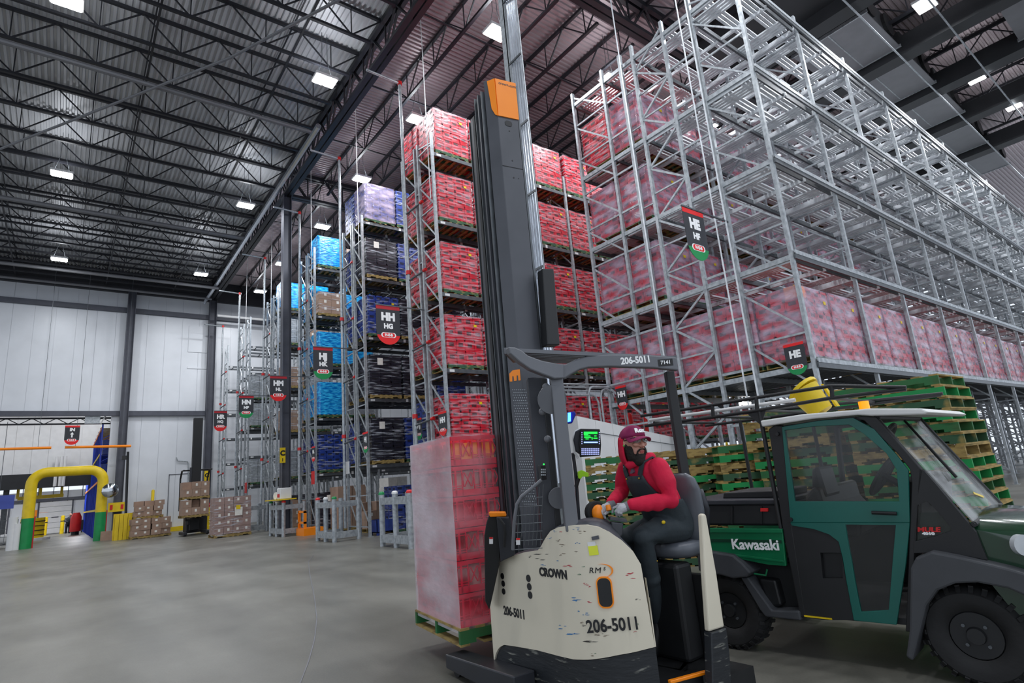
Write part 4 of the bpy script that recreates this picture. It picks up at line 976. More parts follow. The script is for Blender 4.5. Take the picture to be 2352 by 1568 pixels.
# yellow post and pipes under the near rack
for (px_, y_, lab, mt, r, zt) in ((1666, 12.0, 'thin yellow post behind the pallet stacks', m.yellow, .05, 2.2),):
    a = on_y(px_, 1000, y_); bollard(a.x, y_, zt, lab, r)
for k, (px_, lab) in enumerate(((1446, 'red fire extinguisher left of the roof post'), (1487, 'second red extinguisher behind the cap'))):
    a = on_y(px_, 968, 12.1); t = thing('fire_extinguisher', lab, 'extinguisher', a); MB().tube([a+V(0, 0, -.35), a+V(0, 0, .2), a+V(0, 0, .3)], [.11, .11, .04], 12).build('cylinder', m.redp, t, smooth=True); MB().box((a.x-.05, a.y-.05, a.z+.28), (a.x+.08, a.y+.05, a.z+.36)).build('valve', m.blk, t)
    MB().box((a.x-.03, a.y+.1, a.z-.4), (a.x+.03, a.y+.16, a.z+1.4)).build('wall_bracket', m.galv, t)
# lit tube lamp in the near rack
a = on_y(1706, 926, 9.3); tag(MB().tube([(a.x, 9.3, a.z), (a.x+.6, 9.3, a.z)], .05, 8).build('strip_light', m.led), 'small glowing strip light under the near rack', 'light')
# ============================================================ reach truck
T = thing('reach_truck', 'cream and charcoal reach truck numbered 206-5011 with a tall single mast', 'forklift', (3.6, 3.6, 0))
m['cream'] = mat('cream_paint', 'd8d0bc', .42, 0, .05, 1.4, bump=.02)
m['skirt'] = mat('scuffed_black_skirt', '23262a', .45, .1, 0, 7, c2='8f8f86', mix=(.6, .72), stretch=(1, 1, 5), bump=.15)
m['seatg'] = mat('grey_seat_vinyl', '5b5f66', .35, 0, .08, 6)
m['logo'] = m['inkb']
K = Vector((3.04, 3.12, 0)); f2 = VP(K.x, K.y, 2); c1 = VP(K.x, K.y, 119)
def path_pts():
    R = .42; tl = R*math.tan(radians(31.5)); pts = [K+f2.d*1.16]
    for i in range(1, 9): pts.append(K+f2.d*(1.16+(tl-1.16)*i/8))
    p0, p1 = K+f2.d*tl, K+c1.d*tl
    for i in range(1, 11):
        t = i/10; pts.append(p0*(1-t)**2+K*2*t*(1-t)+p1*t*t)
    for i in range(1, 9): pts.append(K+c1.d*(tl+(.74-tl)*i/8))
    return pts
PP = path_pts(); SS = [0]
for a, b in zip(PP, PP[1:]): SS.append(SS[-1]+(b-a).length)
def hit(px, py):
    d = ray(px, py); best = None
    for i, (a, b) in enumerate(zip(PP, PP[1:])):
        e = b-a; den = d.x*e.y-d.y*e.x
        if abs(den) < 1e-9: continue
        w = a-CP; t = (w.x*e.y-w.y*e.x)/den; u = (w.x*d.y-w.y*d.x)/den
        if (-.0 <= u <= 1.0 or (i == 0 and u < 0) or (i == len(PP)-2 and u > 1)) and t > 0:
            if best is None or t < best[0]: best = (t, SS[i]+u*(SS[i+1]-SS[i]), CP.z+d.z*t)
    return best[1], best[2]
def atS(s, z, off=0):
    s = max(-.2, min(SS[-1]+.2, s)); i = 0
    while i < len(SS)-2 and s > SS[i+1]: i += 1
    a, b = PP[i], PP[i+1]; u = (s-SS[i])/(SS[i+1]-SS[i]); p = a.lerp(b, u)
    def nrm(j):
        j = max(0, min(len(PP)-2, j)); e = (PP[j+1]-PP[j]).normalized(); return Vector((e.y, -e.x, 0))
    n = (nrm(i)*(1-abs(u-.5))+nrm(i+1 if u > .5 else i-1)*abs(u-.5)).normalized()
    if n.dot(CP-p) < 0: n = -n
    return Vector((p.x, p.y, z))+n*off
bot = [hit(*q) for q in ((1143, 1516), (1146, 1500), (1153, 1485), (1165, 1478), (1200, 1483), (1245, 1491), (1290, 1503), (1325, 1511), (1360, 1511), (1420, 1500), (1500, 1482))]
top = [hit(*q) for q in ((1137, 1480), (1129, 1400), (1127, 1345), (1130, 1325), (1138, 1308), (1155, 1290), (1180, 1276), (1210, 1267), (1243, 1262), (1250, 1253), (1260, 1235), (1272, 1218), (1290, 1209), (1320, 1205), (1350, 1204), (1375, 1209), (1400, 1221), (1425, 1239), (1450, 1264), (1468, 1294), (1480, 1325), (1488, 1370), (1495, 1430), (1500, 1482))]
def interp(tab, s):
    tab = sorted(tab)
    if s <= tab[0][0]: return tab[0][1]
    for (a, za), (b, zb) in zip(tab, tab[1:]):
        if a <= s <= b: return za+(zb-za)*(s-a)/max(1e-6, b-a)
    return tab[-1][1]
s0, s1 = min(t[0] for t in top), max(t[0] for t in top)
cols = sorted(set([s0, s1]+[t[0] for t in top if s0 < t[0] < s1]+[s0+(s1-s0)*i/48 for i in range(49)]))
def sheet(zlo, zhi, o_in, o_out, rows=8, cs=None):
    cs = cs or cols; mb = MB(); vs = []; n = len(cs)
    for o in (o_out, o_in):
        for s in cs:
            a, b = zlo(s), zhi(s)
            for r in range(rows+1): vs.append(atS(s, a+(b-a)*r/rows, o))
    R = rows+1; fs = []
    for i in range(n-1):
        for r in range(rows):
            q = (i*R+r, (i+1)*R+r, (i+1)*R+r+1, i*R+r+1); fs.append(q); fs.append(tuple(n*R+k for k in reversed(q)))
        fs.append((i*R+rows, (i+1)*R+rows, n*R+(i+1)*R+rows, n*R+i*R+rows)); fs.append((i*R, n*R+i*R, n*R+(i+1)*R, (i+1)*R))
    for i in (0, n-1):
        for r in range(rows): fs.append((i*R+r, i*R+r+1, n*R+i*R+r+1, n*R+i*R+r))
    return mb.add(vs, fs)
ZT = lambda s: max(interp(top, s), ZB(s)+.002)
ZB = lambda s: interp(bot, s)
sheet(ZB, ZT, 0, .035).build('body_cover', m.cream, T, smooth=40)
sheet(lambda s: .07, lambda s: ZB(s)-.008, -.02, .02, 4).build('lower_skirt', m.skirt, T, smooth=40)
# core of the machine behind the cover, its rim visible above the cover
mb = MB(); rings = []
CI = Vector((3.95, 3.75, 0))
for s in cols:
    z = ZT(s)+.02; o = atS(s, 0, .005); inn = o.lerp(CI, .5); e = o.lerp(CI, .04)
    rings.append([Vector((o.x, o.y, .1)), Vector((o.x, o.y, z-.03)), Vector((e.x, e.y, z)), Vector((inn.x, inn.y, z-.0)), Vector((inn.x, inn.y, .1))])
mb.loft(rings).build('body_shell', m.char, T, smooth=40)
# round holes, service slot and lettering on the cover
def on_cover(px, py, off=.037): s, z = hit(px, py); return atS(s, z, off)
def cover_frame(px, py, tilt=0, off=.037):
    s, z = hit(px, py); p = atS(s, z, off); a, b = atS(s-.03, z, off), atS(s+.03, z, off); r = (b-a).normalized(); n = r.cross(Vector((0, 0, 1)))
    if n.dot(CP-p) < 0: n = -n
    r2 = r*cos(tilt)+Vector((0, 0, 1))*sin(tilt); return frame(p, r2, n), r, n, p
for px, py in ((1162, 1321), (1164, 1338), (1165, 1356), (1222, 1326), (1224, 1345), (1226, 1364)):
    M_, r, n, p = cover_frame(px, py); MB().disc(p, n, .028 if px > 1200 else .025, .006, 18).build('vent_hole', m.blk, T, smooth=True)
M_, r, n, p = cover_frame(1391, 1357)
def rr_poly(w, h, q, k=6):
    pts = []
    for cx, cz, a0 in ((w-q, h-q, 0), (-w+q, h-q, 90), (-w+q, -h+q, 180), (w-q, -h+q, 270)):
        for i in range(k+1): a = radians(a0+90*i/k); pts.append((cx+q*cos(a), cz+q*sin(a)))
    return pts
def plaque(w, h, q, o0, o1, mt, nm, M=M_, r=None, n=None, p=None, par=T):
    r = r or M.col[0].to_3d(); n = n or M.col[2].to_3d(); u = M.col[1].to_3d(); p = p or M.col[3].to_3d()
    MB().prism([p+r*a+u*b+n*o0 for a, b in rr_poly(w, h, q)], [p+r*a+u*b+n*o1 for a, b in rr_poly(w, h, q)]).build(nm, mt, par)
plaque(.056, .105, .045, -.01, .008, m.orange, 'slot_rim', M_); plaque(.047, .094, .037, .0, .011, m.blk, 'slot_window', M_)
text('206-5011', 'number_lettering', m.inkb, cover_frame(1408, 1433, radians(2))[0], .115, T, .003, sx=.85)
text('206-5011', 'number_lettering', m.inkb, cover_frame(1189, 1405)[0], .095, T, .003, sx=.85)
text('CROWN', 'maker_lettering', m.inkb, cover_frame(1278, 1315, 0)[0], .085, T, .004, sx=1.0)
text('RM', 'model_lettering', m.inkb, cover_frame(1369, 1308, 0)[0], .055, T, .0, shear=.2, sx=1.15, spacing=1.1)
text('S', 'model_lettering', m.inkb, cover_frame(1389, 1304, 0)[0], .03, T, .0005, shear=.2)
M_, r, n, p = cover_frame(1385, 1308); u = Vector((0, 0, 1)); sw = []
for i in range(15):
    a = radians(110-190*i/14); sw.append((.078*cos(a), .046*sin(a)))
for i in range(14, -1, -1):
    a = radians(110-190*i/14); w = sin(pi*i/14)*.45; sw.append((.078*cos(a)*(1-w*.28)-.003, .046*sin(a)*(1-w*.3)))
MB().prism([p+r*x+u*y+n*.0 for x, y in sw], [p+r*x+u*y+n*.002 for x, y in sw]).build('orange_swoosh', m.orange, T)
M_ = cover_frame(1366, 1262, radians(4))[0]; plaque(.035, .032, .002, 0, .002, mat('yellow_sticker', 'dde43c', .6, 0, .05, 4), 'yellow_sticker', M_)
M_ = cover_frame(1362, 1247, radians(4))[0]; plaque(.03, .014, .002, 0, .0015, m.white, 'white_sticker', M_)
M_ = cover_frame(1370, 1233, radians(8))[0]; plaque(.026, .012, .002, -.01, .012, m.char, 'latch', M_)
# scuffs
rs = random.Random(5); scm = {'b': mat('blue_scuff', '2a6ea8', .6), 'r': mat('red_scuff', 'b43440', .6), 'g': mat('green_scuff', '3c6a4a', .6), 'n': mat('brown_scuff', '7a6a58', .6), 'k': mat('dark_scuff', '38342e', .6)}
for cc, lst in {'b': ((1326, 1373, 22), (1325, 1457, 26), (1300, 1437, 18), (1330, 1213, 14), (1332, 1243, 12), (1283, 1218, 8), (1270, 1233, 9), (1350, 1407, 12), (1256, 1296, 10), (1337, 1400, 6), (1290, 1285, 6)),
                'r': ((1311, 1295, 17), (1353, 1339, 13), (1360, 1345, 10), (1358, 1381, 11), (1440, 1320, 26), (1295, 1220, 6), (1455, 1448, 6)), 'g': ((1345, 1299, 9), (1338, 1316, 8), (1371, 1497, 6), (1460, 1430, 5)),
                'n': ((1344, 1222, 18), (1290, 1239, 10), (1300, 1272, 16), (1331, 1265, 7), (1375, 1456, 12), (1392, 1455, 14), (1345, 1428, 14), (1368, 1500, 12), (1300, 1250, 14)), 'k': ((1253, 1277, 28), (1228, 1278, 12), (1361, 1469, 24), (1462, 1376, 14), (1347, 1433, 9), (1363, 1446, 8))}.items():
    mb = MB()
    for px, py, w in lst:
        for q in range(4):
            x = px+rs.uniform(-w*.45, w*.45); y = py+rs.uniform(-w*.25, w*.25); ww = w*rs.uniform(.08, .4); hh = w*rs.uniform(.01, .05)+.3
            pts = [(x-ww, y+ww*.05), (x-ww*.3, y-hh), (x+ww*.4, y-hh*.7), (x+ww, y-ww*.1), (x+ww*.3, y+hh), (x-ww*.4, y+hh*.8)]
            mb.prism([on_cover(a, b, .0352) for a, b in pts], [on_cover(a, b, .0358+.0001*q) for a, b in pts])
    o = mb.build('scuff_marks', scm[cc], T); o['kind'] = 'stuff'
# mast
b0 = on_y(1162, 467, 4.42); vb = VP(b0.x, b0.y, 100); va = VP(b0.x, b0.y, -36)
uc = vb.uz(1209, 467)[0]; ua = va.uz(1134, 467)[0]
B_, C_, A_ = vb.o, vb.P(uc, 0), va.P(ua, 0)
fw = Vector((sin(radians(5)), cos(radians(5)), 0)); rt = Vector((fw.y, -fw.x, 0))
ztop = vb.uz(1160, 186)[1]
def prism_z(pts, z0, z1): return MB().prism([Vector((p.x, p.y, z0)) for p in pts], [Vector((p.x, p.y, z1)) for p in pts])
Dm = A_+fw*.10; Em = C_+fw*.34; Em2 = A_+fw*.02+rt*.3+fw*.2
prism_z([B_, C_, C_+fw*.30, A_+fw*.06+rt*.1, A_], .12, ztop).build('mast_column', m.char, T, bevel=.006)
fl = prism_z([C_+rt*.004, C_+rt*.03, C_+rt*.03+fw*.3, C_+rt*.004+fw*.3], .12, ztop-.02); fl.build('mast_flange', m.galvd, T)
zr = va.uz(1090, 222)[1]+.05
for k, (px, mt, w) in enumerate(((1129, m.char, .018), (1122, m.blk, .03), (1114, m.char, .018), (1105, m.blk, .04))):
    q = on_y(px, 467, 4.60+.05*k); zz = ztop-.12-(.2 if k > 1 else .0)
    q.z = 0; prism_z([q, q+rt*w, q+rt*w+fw*.1, q+fw*.1], .12, zz).build('mast_rail', mt, T, bevel=.004)
prism_z([A_+fw*.07+rt*.02, C_+fw*.31, C_+fw*.38, A_+fw*.36+rt*.02], .15, ztop-.3).build('inner_mast', m.blk, T)
for q_, w_, mt_ in ((.03, .012, m.galvd), (.10, .025, m.char), (.18, .012, m.galvd), (.26, .04, m.char), (.345, .01, m.galvd)):
    p_ = A_+fw*q_+rt*.0; prism_z([p_-rt*.03, p_+rt*.02, p_+rt*.02+fw*w_, p_-rt*.03+fw*w_], .15, ztop-(.12 if q_ < .2 else .33)).build('mast_rail', mt_, T)
capa = va.px([(1119, 188), (1137, 181.5), (1143, 266), (1138, 264), (1130, 251)]); capb = vb.px([(1137, 181.5), (1183, 192.5), (1191, 276), (1143, 266)])
capa[1] = (0.0, capb[0][1]); capa[2] = (0, capb[3][1]); capb[0] = (0, capb[0][1]); capb[3] = (0, capb[3][1])
mb = MB(); sgn = -1 if (va.P(0, 0, 1)-va.P(0, 0, 0)).dot(CP-va.o) < 0 else 1; mb.plate(va, capa, 0, .012*sgn)
sgb = -1 if (vb.P(0, 0, 1)-vb.P(0, 0, 0)).dot(CP-vb.o) < 0 else 1; mb.plate(vb, capb, 0, .012*sgb); mb.build('orange_mast_cap', m.orange, T)
nb = vb.n*sgb
u_, z_ = vb.uz(1164, 197); text('crown.com', 'cap_lettering', m.char, frame(vb.P(u_, z_, .0135*sgb), vb.d, nb), .05, T, 0)
u_, z_ = vb.uz(1168, 284)
plaque(.045, .035, .03, -.003, .004, m.blk, 'cable_slot', frame(vb.P(u_, z_, 0), vb.d, nb))
for px, py in ((1170, 301), (1177, 369), (1180, 408), (1191, 410)):
    u_, z_ = vb.uz(px, py); MB().disc(vb.P(u_, z_, 0), nb, .009 if px < 1190 else .006, .006, 10).build('bolt_hole', m.blk, T)
u_, z_ = vb.uz(1155, 380); u2, z2 = vb.uz(1201, 388); MB().bar(vb.P(0, z_, .002*sgb), vb.P(uc, z_-.0, .002*sgb), .004, .006).build('panel_seam', m.blk, T)
# orange M plate and perforated panel
def decal(pl, sg, pts, mt, nm, o=.004): MB().plate(pl, pl.px(pts), 0, o*sg).build(nm, mt, T)
decal(va, sgn, [(1171, 876), (1170, 858), (1178, 850), (1194, 848), (1196, 873), (1191, 874), (1190, 862), (1187, 862), (1187, 874), (1181, 875), (1180, 864), (1177, 864), (1177, 876)], m.orange, 'orange_m_badge')
mb = MB()
for r_ in range(44):
    for c_ in range(7):
        px = 1178+r_*.55+c_*4.6+(2.3 if r_ % 2 else 0)-(0 if r_ > 8 else 0); py = 895+r_*6.1
        u_, z_ = va.uz(px, py); q = va.P(u_, z_, .003*sgn); mb.disc(q, va.n, .0055, .002, 6)
o = mb.build('perforated_panel', m.galv, T); o['kind'] = 'stuff'
# hydraulic pack right of the mast
u1 = vb.uz(1232, 700)
hp = [(1229, 628), (1254, 628), (1256, 640), (1268, 800), (1240, 800)]
MB().plate(vb, vb.px(hp), .04, .16).build('hose_housing', m.blk, T, bevel=.01)
mb = MB()
for k in range(4):
    a = vb.uz(1238+k*4.4, 634); b = vb.uz(1247+k*4.6, 798); mb.tube([vb.P(a[0], a[1]-.02, .02*-1), vb.P(a[0], a[1], .0), vb.P(b[0], b[1], .02)], .012, 6)
mb.build('hydraulic_hose', m.rubber, T, smooth=True)
# overhead guard
Bg = Vector((3.14, 3.27, 0)); Rg = Vector((3.86, 2.76, 0)); Ag = Vector((2.63, 3.38, 0))
def vpl(p, q): d = q-p; return VP(p.x, p.y, math.degrees(atan2(d.x, d.y)))
gl = vpl(Bg, Ag); gr_ = vpl(Bg, Rg)
gm = mat('guard_grey', '66686d', .45, .1, .05, 4)
MB().plate(gl, gl.px([(1292, 870), (1270, 871), (1262, 868), (1240, 860), (1215, 850), (1190, 833), (1168, 813), (1164, 798), (1180, 799), (1195, 806), (1210, 818), (1240, 829), (1270, 835), (1292, 838)]), -.03, .03).build('guard_left_arm', gm, T, bevel=.01)
MB().plate(gr_, gr_.px([(1288, 870), (1297, 870), (1310, 861), (1330, 850), (1350, 845), (1400, 843), (1500, 846), (1556, 852), (1553, 822), (1480, 816), (1400, 815), (1350, 818), (1320, 827), (1300, 837), (1288, 838)]), -.03, .03).build('guard_right_arm', gm, T, bevel=.01)
u_, z_ = gr_.uz(1458, 829); sg = 1 if gr_.n.dot(CP-gr_.o) > 0 else -1
text('206-5011', 'guard_lettering', m.ink, frame(gr_.P(u_, z_, .032*sg), gr_.d, gr_.n*sg), .075, T, .003, sx=.85)
u_, z_ = gr_.uz(1526, 834); MB().plate(gr_, [(u_-.06, z_-.028), (u_+.06, z_-.028), (u_+.06, z_+.028), (u_-.06, z_+.028)], .03*sg, .033*sg).build('black_tag', m.blk, T)
text('7141', 'guard_lettering', m.ink, frame(gr_.P(u_, z_, .035*sg), gr_.d, gr_.n*sg), .042, T, .001)
# guard roof slats
FH_ = Vector((CF.x, CF.y, 0)).normalized()
Pn = [gl.P(*gl.uz(1166, 799))+FH_*.09, gr_.P(*gr_.uz(1553, 818))+FH_*.09]; Pf = [on_y(1185, 826, 4.05), on_y(1500, 838, 3.6)]
for k in range(7):
    t_ = k/6; a = Pn[0].lerp(Pf[0], t_); b = Pn[1].lerp(Pf[1], t_); MB().bar(a, b, .045, .03).build('guard_slat', gm, T)
MB().bar(Pn[1], Pf[1], .06, .05).build('guard_side_bar', gm, T); MB().bar(Pn[0], Pf[0], .06, .05).build('guard_side_bar', gm, T)
# posts
def post(pts, D, w, mt, nm, dep=None):
    a, b = at_d(*pts[0], D), at_d(*pts[1], D); a.x, a.y = b.x, b.y = (a.x+b.x)/2, (a.y+b.y)/2
    MB().bar(a, b, w, dep or w, up=(cos(radians(35)), -sin(radians(35)), 0)).build(nm, mt, T, bevel=.008); return a, b
post([(1281, 838), (1306, 1215)], 4.45, .1, gm, 'main_post'); post([(1538, 848), (1578, 1150)], 4.85, .075, m.blk, 'rear_post')
post([(1232, 862), (1262, 1240)], 4.75, .15, m.chard, 'mast_brace'); post([(1252, 862), (1281, 1235)], 4.7, .05, m.blk, 'tilt_cylinder')
mb = MB()
for px, py in ((1251, 897), (1246, 945), (1258, 1008), (1254, 888)): mb.ell(at_d(px, py, 4.55), (.03, .03, .03), 10, 6)
o = mb.build('hose_fittings', gm, T, smooth='all')
for (px, py, r_) in ((1268, 917, .115), (1284, 1143, .085)): MB().disc(at_d(px, py, 4.52), CF, r_, .02, 24).build('round_plate', gm, T, smooth=True)
a = at_d(1246, 1085, 4.5); MB().box((a.x-.028, a.y-.015, a.z-.055), (a.x+.028, a.y+.015, a.z+.055)).build('keypad', m.blk, T, bevel=.004)
M_ = frame(at_d(1247, 1080, 4.47), CR, -CF); MB().disc(at_d(1249, 1066, 4.46), CF, .006, .004, 8).build('green_indicator', mat('green_lamp', '20ff40', .4, emit=3), T)
mb = MB()
for i in range(3):
    for j in range(3): q = at_d(1244+i*4, 1078+j*6, 4.46); mb.box((q.x-.004, q.y-.004, q.z-.006), (q.x+.004, q.y+.004, q.z+.006))
mb.build('keypad_keys', m.galv, T)
# wire screen
Dw = 4.45; fr = [(1178, 1262), (1181, 1200), (1187, 1158), (1198, 1140), (1222, 1121), (1244, 1102)]
MB().tube([at_d(*q, Dw) for q in fr], .014, 8).build('screen_frame', gm, T, smooth=True)
mb = MB()
for k in range(7):
    y = 1142+k*19.5; xl = 1185-(k*.7) if k else 1196; mb.tube([at_d(xl, y+3, Dw), at_d(1246, y-1, Dw)], .0035, 5)
for k in range(7):
    x = 1190+k*9; mb.tube([at_d(x+4, 1148-k*6.0, Dw), at_d(x-3, 1252, Dw)], .003, 5)
mb.build('wire_screen', m.galvd, T)
for q in ((1190, 1243), (1128, 1241)):
    Mx = frame(at_d(*q, Dw-.03 if q[0] > 1150 else 4.6), CR, -CF); plaque(.015, .026, .001, 0, .002, m.white, 'warning_sticker', Mx)
    Mx = Mx.copy(); Mx.translation = Mx.translation+CU*.02-CF*.001; plaque(.014, .007, .001, 0, .003, m.redp, 'warning_band', Mx)
# carriage by the load
def slab(pts, D0, D1, mt, nm, bevel=.008):
    lo = [at_d(*q, D0) for q in pts]; hi = [p+(CF-Vector((0, 0, CF.z))).normalized()*(D1-D0) for p in lo]; MB().prism(lo, hi).build(nm, mt, T, bevel=bevel)
slab([(1117, 1200), (1124, 1180), (1140, 1178), (1150, 1260), (1146, 1300), (1124, 1400), (1114, 1380), (1112, 1230)], 4.8, 4.95, m.blk, 'carriage_plate')
slab([(1122, 1176), (1160, 1176), (1163, 1186), (1125, 1187)], 4.72, 4.86, m.orange, 'orange_clip')
slab([(1140, 1186), (1168, 1188), (1182, 1250), (1182, 1275), (1150, 1290)], 4.7, 4.85, m.chard, 'reach_arm')
MB().tube([at_d(1146, 1190, 4.66), at_d(1158, 1205, 4.64), at_d(1160, 1225, 4.64), at_d(1158, 1255, 4.66)], .012, 8).build('reach_hose', m.rubber, T, smooth=True)
# outriggers, wheel, forks
for k, X in enumerate((2.93, 4.12)):
    o_ = Vector((X, 3.9, 0)); e_ = o_+fw*1.2
    MB().prism([o_-rt*.1+V(0,0,.05), o_+rt*.1+V(0,0,.05), e_+rt*.1+V(0,0,.05), e_-rt*.1+V(0,0,.05)], [o_-rt*.1+V(0,0,.24), o_+rt*.1+V(0,0,.24), e_+rt*.1+V(0,0,.17), e_-rt*.1+V(0,0,.17)]).build('base_leg', m.chard, T, bevel=.012)
    for q in (.75, 1.05): MB().disc(o_+fw*q+V(0, 0, .07), rt, .07, .13, 16).build('load_wheel', m.rubber, T, smooth=True)
for k, X in enumerate((3.45, 3.95)):
    o_ = Vector((X, 4.75, .19)); MB().bar(o_, o_+fw*1.15, .11, .035).bar(o_, o_+V(0, 0, .5), .11, .035, up=fw).build('fork', m.chard, T)
MB().bar(Vector((3.35, 4.7, .45)), Vector((4.1, 4.66, .45)), .08, .3).bar(Vector((3.35, 4.7, 1.0)), Vector((4.1, 4.66, 1.0)), .08, .12).build('fork_carriage', m.blk, T)
MB().disc(Vector((3.2, 3.75, .15)), rt, .15, .1, 20).build('drive_wheel', m.rubber, T, smooth=True)
# right side and compartment
E_ = K+c1.d*.74; P_ = Vector((3.98, 2.66, 0))
rp = VP(P_.x, P_.y, 100)
MB().plate(rp, rp.px([(1606, 1182), (1611, 1178), (1616, 1182), (1640, 1320), (1657, 1438), (1622, 1449), (1613, 1320)]), -.02, .03).build('rear_pillar', m.cream, T, bevel=.012)
MB().plate(rp, rp.px([(1622, 1450), (1657, 1439), (1664, 1500), (1668, 1568), (1668, 1640), (1626, 1650), (1624, 1520)]), -.025, .05).build('pillar_skirt', m.skirt, T, bevel=.008)
fz = .25
fl_ = [E_+V(-.02, .06, 0), E_+V(.03, -.1, 0), P_+V(.06, -.03, 0), P_+V(.05, .9, 0), P_+V(-.1, 1.3, 0), E_+V(-.1, 1.0, 0)]
MB().prism([p+V(0, 0, .08) for p in fl_], [p+V(0, 0, fz) for p in fl_]).build('step_floor', m.blk, T)
a = E_+V(.02, -.12, fz); b = P_+V(.02, -.05, fz); e0, e1 = on_z(1538, 1570, fz), on_z(1627, 1546, fz); MB().bar(e0+V(0, 0, .012), e1+V(0, 0, .012), .035, .02).build('orange_step_edge', m.orange, T, bevel=.004)
MB().prism([p+V(0, 0, .08-fz) for p in (e0-(e1-e0)*.4, e1, P_+V(.05, .5, fz), E_+V(-.1, .5, fz))], [e0-(e1-e0)*.4, e1, P_+V(.05, .5, fz), E_+V(-.1, .5, fz)]).build('step_plate', m.blk, T)
MB().box((3.6, 3.5, fz), (4.06, 3.6, 1.1)).box((4.0, 2.85, fz), (4.06, 3.55, .85)).build('compartment_wall', m.blk, T)
MB().box((3.8, 3.0, fz), (4.0, 3.5, .95)).build('seat_pedestal', m.blk, T, bevel=.03)
MB().tube([at_d(1586, 1277, 4.62), at_d(1603, 1272, 4.62)], .011, 8).build('orange_lever', m.orange, T, smooth=True)
MB().box((3.98, 3.3, .1), (4.06, 4.2, 1.0)).build('right_side_panel', m.blk, T, bevel=.02)
# seat
sf = Vector((-1, -.12, 0)).normalized(); sl = Vector((sf.y, -sf.x, 0))
def ring(c, a, b, ra, rb, n=16, p=2.6):
    out = []
    for k in range(n):
        t = 2*pi*k/n; ct, st = cos(t), sin(t); out.append(c+a*(ra*math.copysign(abs(ct)**(2/p), ct))+b*(rb*math.copysign(abs(st)**(2/p), st)))
    return out
spine = [((1580, 1246), .15, .05), ((1573, 1215), .185, .07), ((1571, 1170), .18, .055), ((1566, 1125), .165, .05), ((1561, 1100), .135, .045), ((1558, 1087), .07, .03)]
MB().loft([ring(at_d(*q, 4.74), sl, sf, w, t) for q, w, t in spine]).build('seat_back', m.seatg, T, smooth='all')
MB().loft([ring(at_d(x, y, 4.8)+V(.05, .02, 0), sl, sf, w, t) for (x, y), w, t in (((1584, 1240), .17, .04), ((1582, 1170), .18, .04), ((1576, 1125), .14, .03))]).build('seat_shell', m.chard, T, smooth='all')
c = at_d(1556, 1256, 4.72); MB().loft([ring(c+V(0, 0, z), sl, sf, .22*s_, .24*s_) for z, s_ in ((-.06, .8), (-.03, .98), (.03, 1), (.055, .9), (.065, .5))]).build('seat_cushion', m.seatg, T, smooth='all')
# controls
MB().disc(at_d(1368, 1176, 4.62), Vector((-.35, -.9, .15)), .088, .07, 26).build('control_housing', m.rubber, T, smooth=40, bevel=.015)
MB().ell(at_d(1375, 1178, 4.56), (.058, .05, .066), 18, 12).build('orange_control_knob', m.orange, T, smooth='all')
MB().tube([at_d(1396, 1160, 4.5), at_d(1399, 1172, 4.48)], [.02, .022], 12).build('orange_handle', m.orange, T, smooth=True)
slab([(1402, 1187), (1440, 1192), (1441, 1200), (1401, 1194)], 4.5, 4.62, gm, 'arm_rest', .004)
slab([(1404, 1198), (1432, 1201), (1430, 1228), (1424, 1236), (1405, 1224)], 4.52, 4.62, gm, 'control_column', .01)
slab([(1360, 1200), (1380, 1196), (1420, 1224), (1428, 1236), (1418, 1238), (1395, 1226)], 4.4, 4.6, m.chard, 'dash_top', .01)
# terminal with keyboard
tq = [(1334, 984), (1378, 985), (1381, 1021), (1379, 1046), (1333, 1049), (1330, 1020)]
slab(tq, 4.5, 4.56, m.blk, 'terminal_case', .006); slab([(1322, 990), (1336, 983), (1336, 1045), (1322, 1035), (1317, 1010)], 4.53, 4.6, m.chard, 'terminal_mount', .008)
def scr(pts, mt, nm, D=4.497): lo = [at_d(*q, D) for q in pts]; MB().prism(lo, [p-CF*.0015 for p in lo]).build(nm, mt, T)
scr([(1340, 989), (1373, 989), (1375, 1018), (1340, 1019)], mat('terminal_screen', '06281e', .3, emit=.5), 'screen')
gsc = mat('green_screen_text', '18e838', .4, emit=2.2)
mb = MB()
for (x0, x1, y, h) in ((1341, 1372, 991.5, 4.5), (1341, 1351, 996, 2.5), (1342, 1356, 1000, 1.6), (1342, 1358, 1003.5, 1.6), (1345, 1352, 1007, 1.6), (1359, 1361, 1004, 5), (1365, 1370, 1000, 1.6), (1363, 1372, 1005, 2.2)):
    lo = [at_d(a, b, 4.494) for a, b in ((x0, y), (x1, y), (x1, y+h), (x0, y+h))]; mb.prism(lo, [p-CF*.001 for p in lo])
mb.build('screen_text', gsc, T)
scr([(1341, 1014), (1373, 1014), (1373, 1017), (1341, 1017)], mat('pale_blue_glow', '8098ff', .4, emit=2), 'screen_bar', 4.494)
mb = MB()
for r_ in range(4):
    for c_ in range(10): lo = [at_d(1335.5+c_*4.2+dx, 1029+r_*4.1+dy, 4.497) for dx, dy in ((0, 0), (3, 0), (3, 2.6), (0, 2.6))]; mb.prism(lo, [p-CF*.003 for p in lo])
for r_ in range(6):
    for xx in (1335.5, 1375.5): lo = [at_d(xx+dx, 992+r_*5+dy, 4.497) for dx, dy in ((0, 0), (2.2, 0), (2.2, 2.4), (0, 2.4))]; mb.prism(lo, [p-CF*.003 for p in lo])
mb.build('keyboard_keys', mat('key_glow', 'a8b0e8', .5, emit=.6), T)
MB().tube([at_d(1334, 984, 4.55), at_d(1322, 990, 4.55), at_d(1316, 1005, 4.55), at_d(1320, 1040, 4.55), at_d(1328, 1052, 4.55)], .009, 6).build('white_cable', m.white, T, smooth=True)
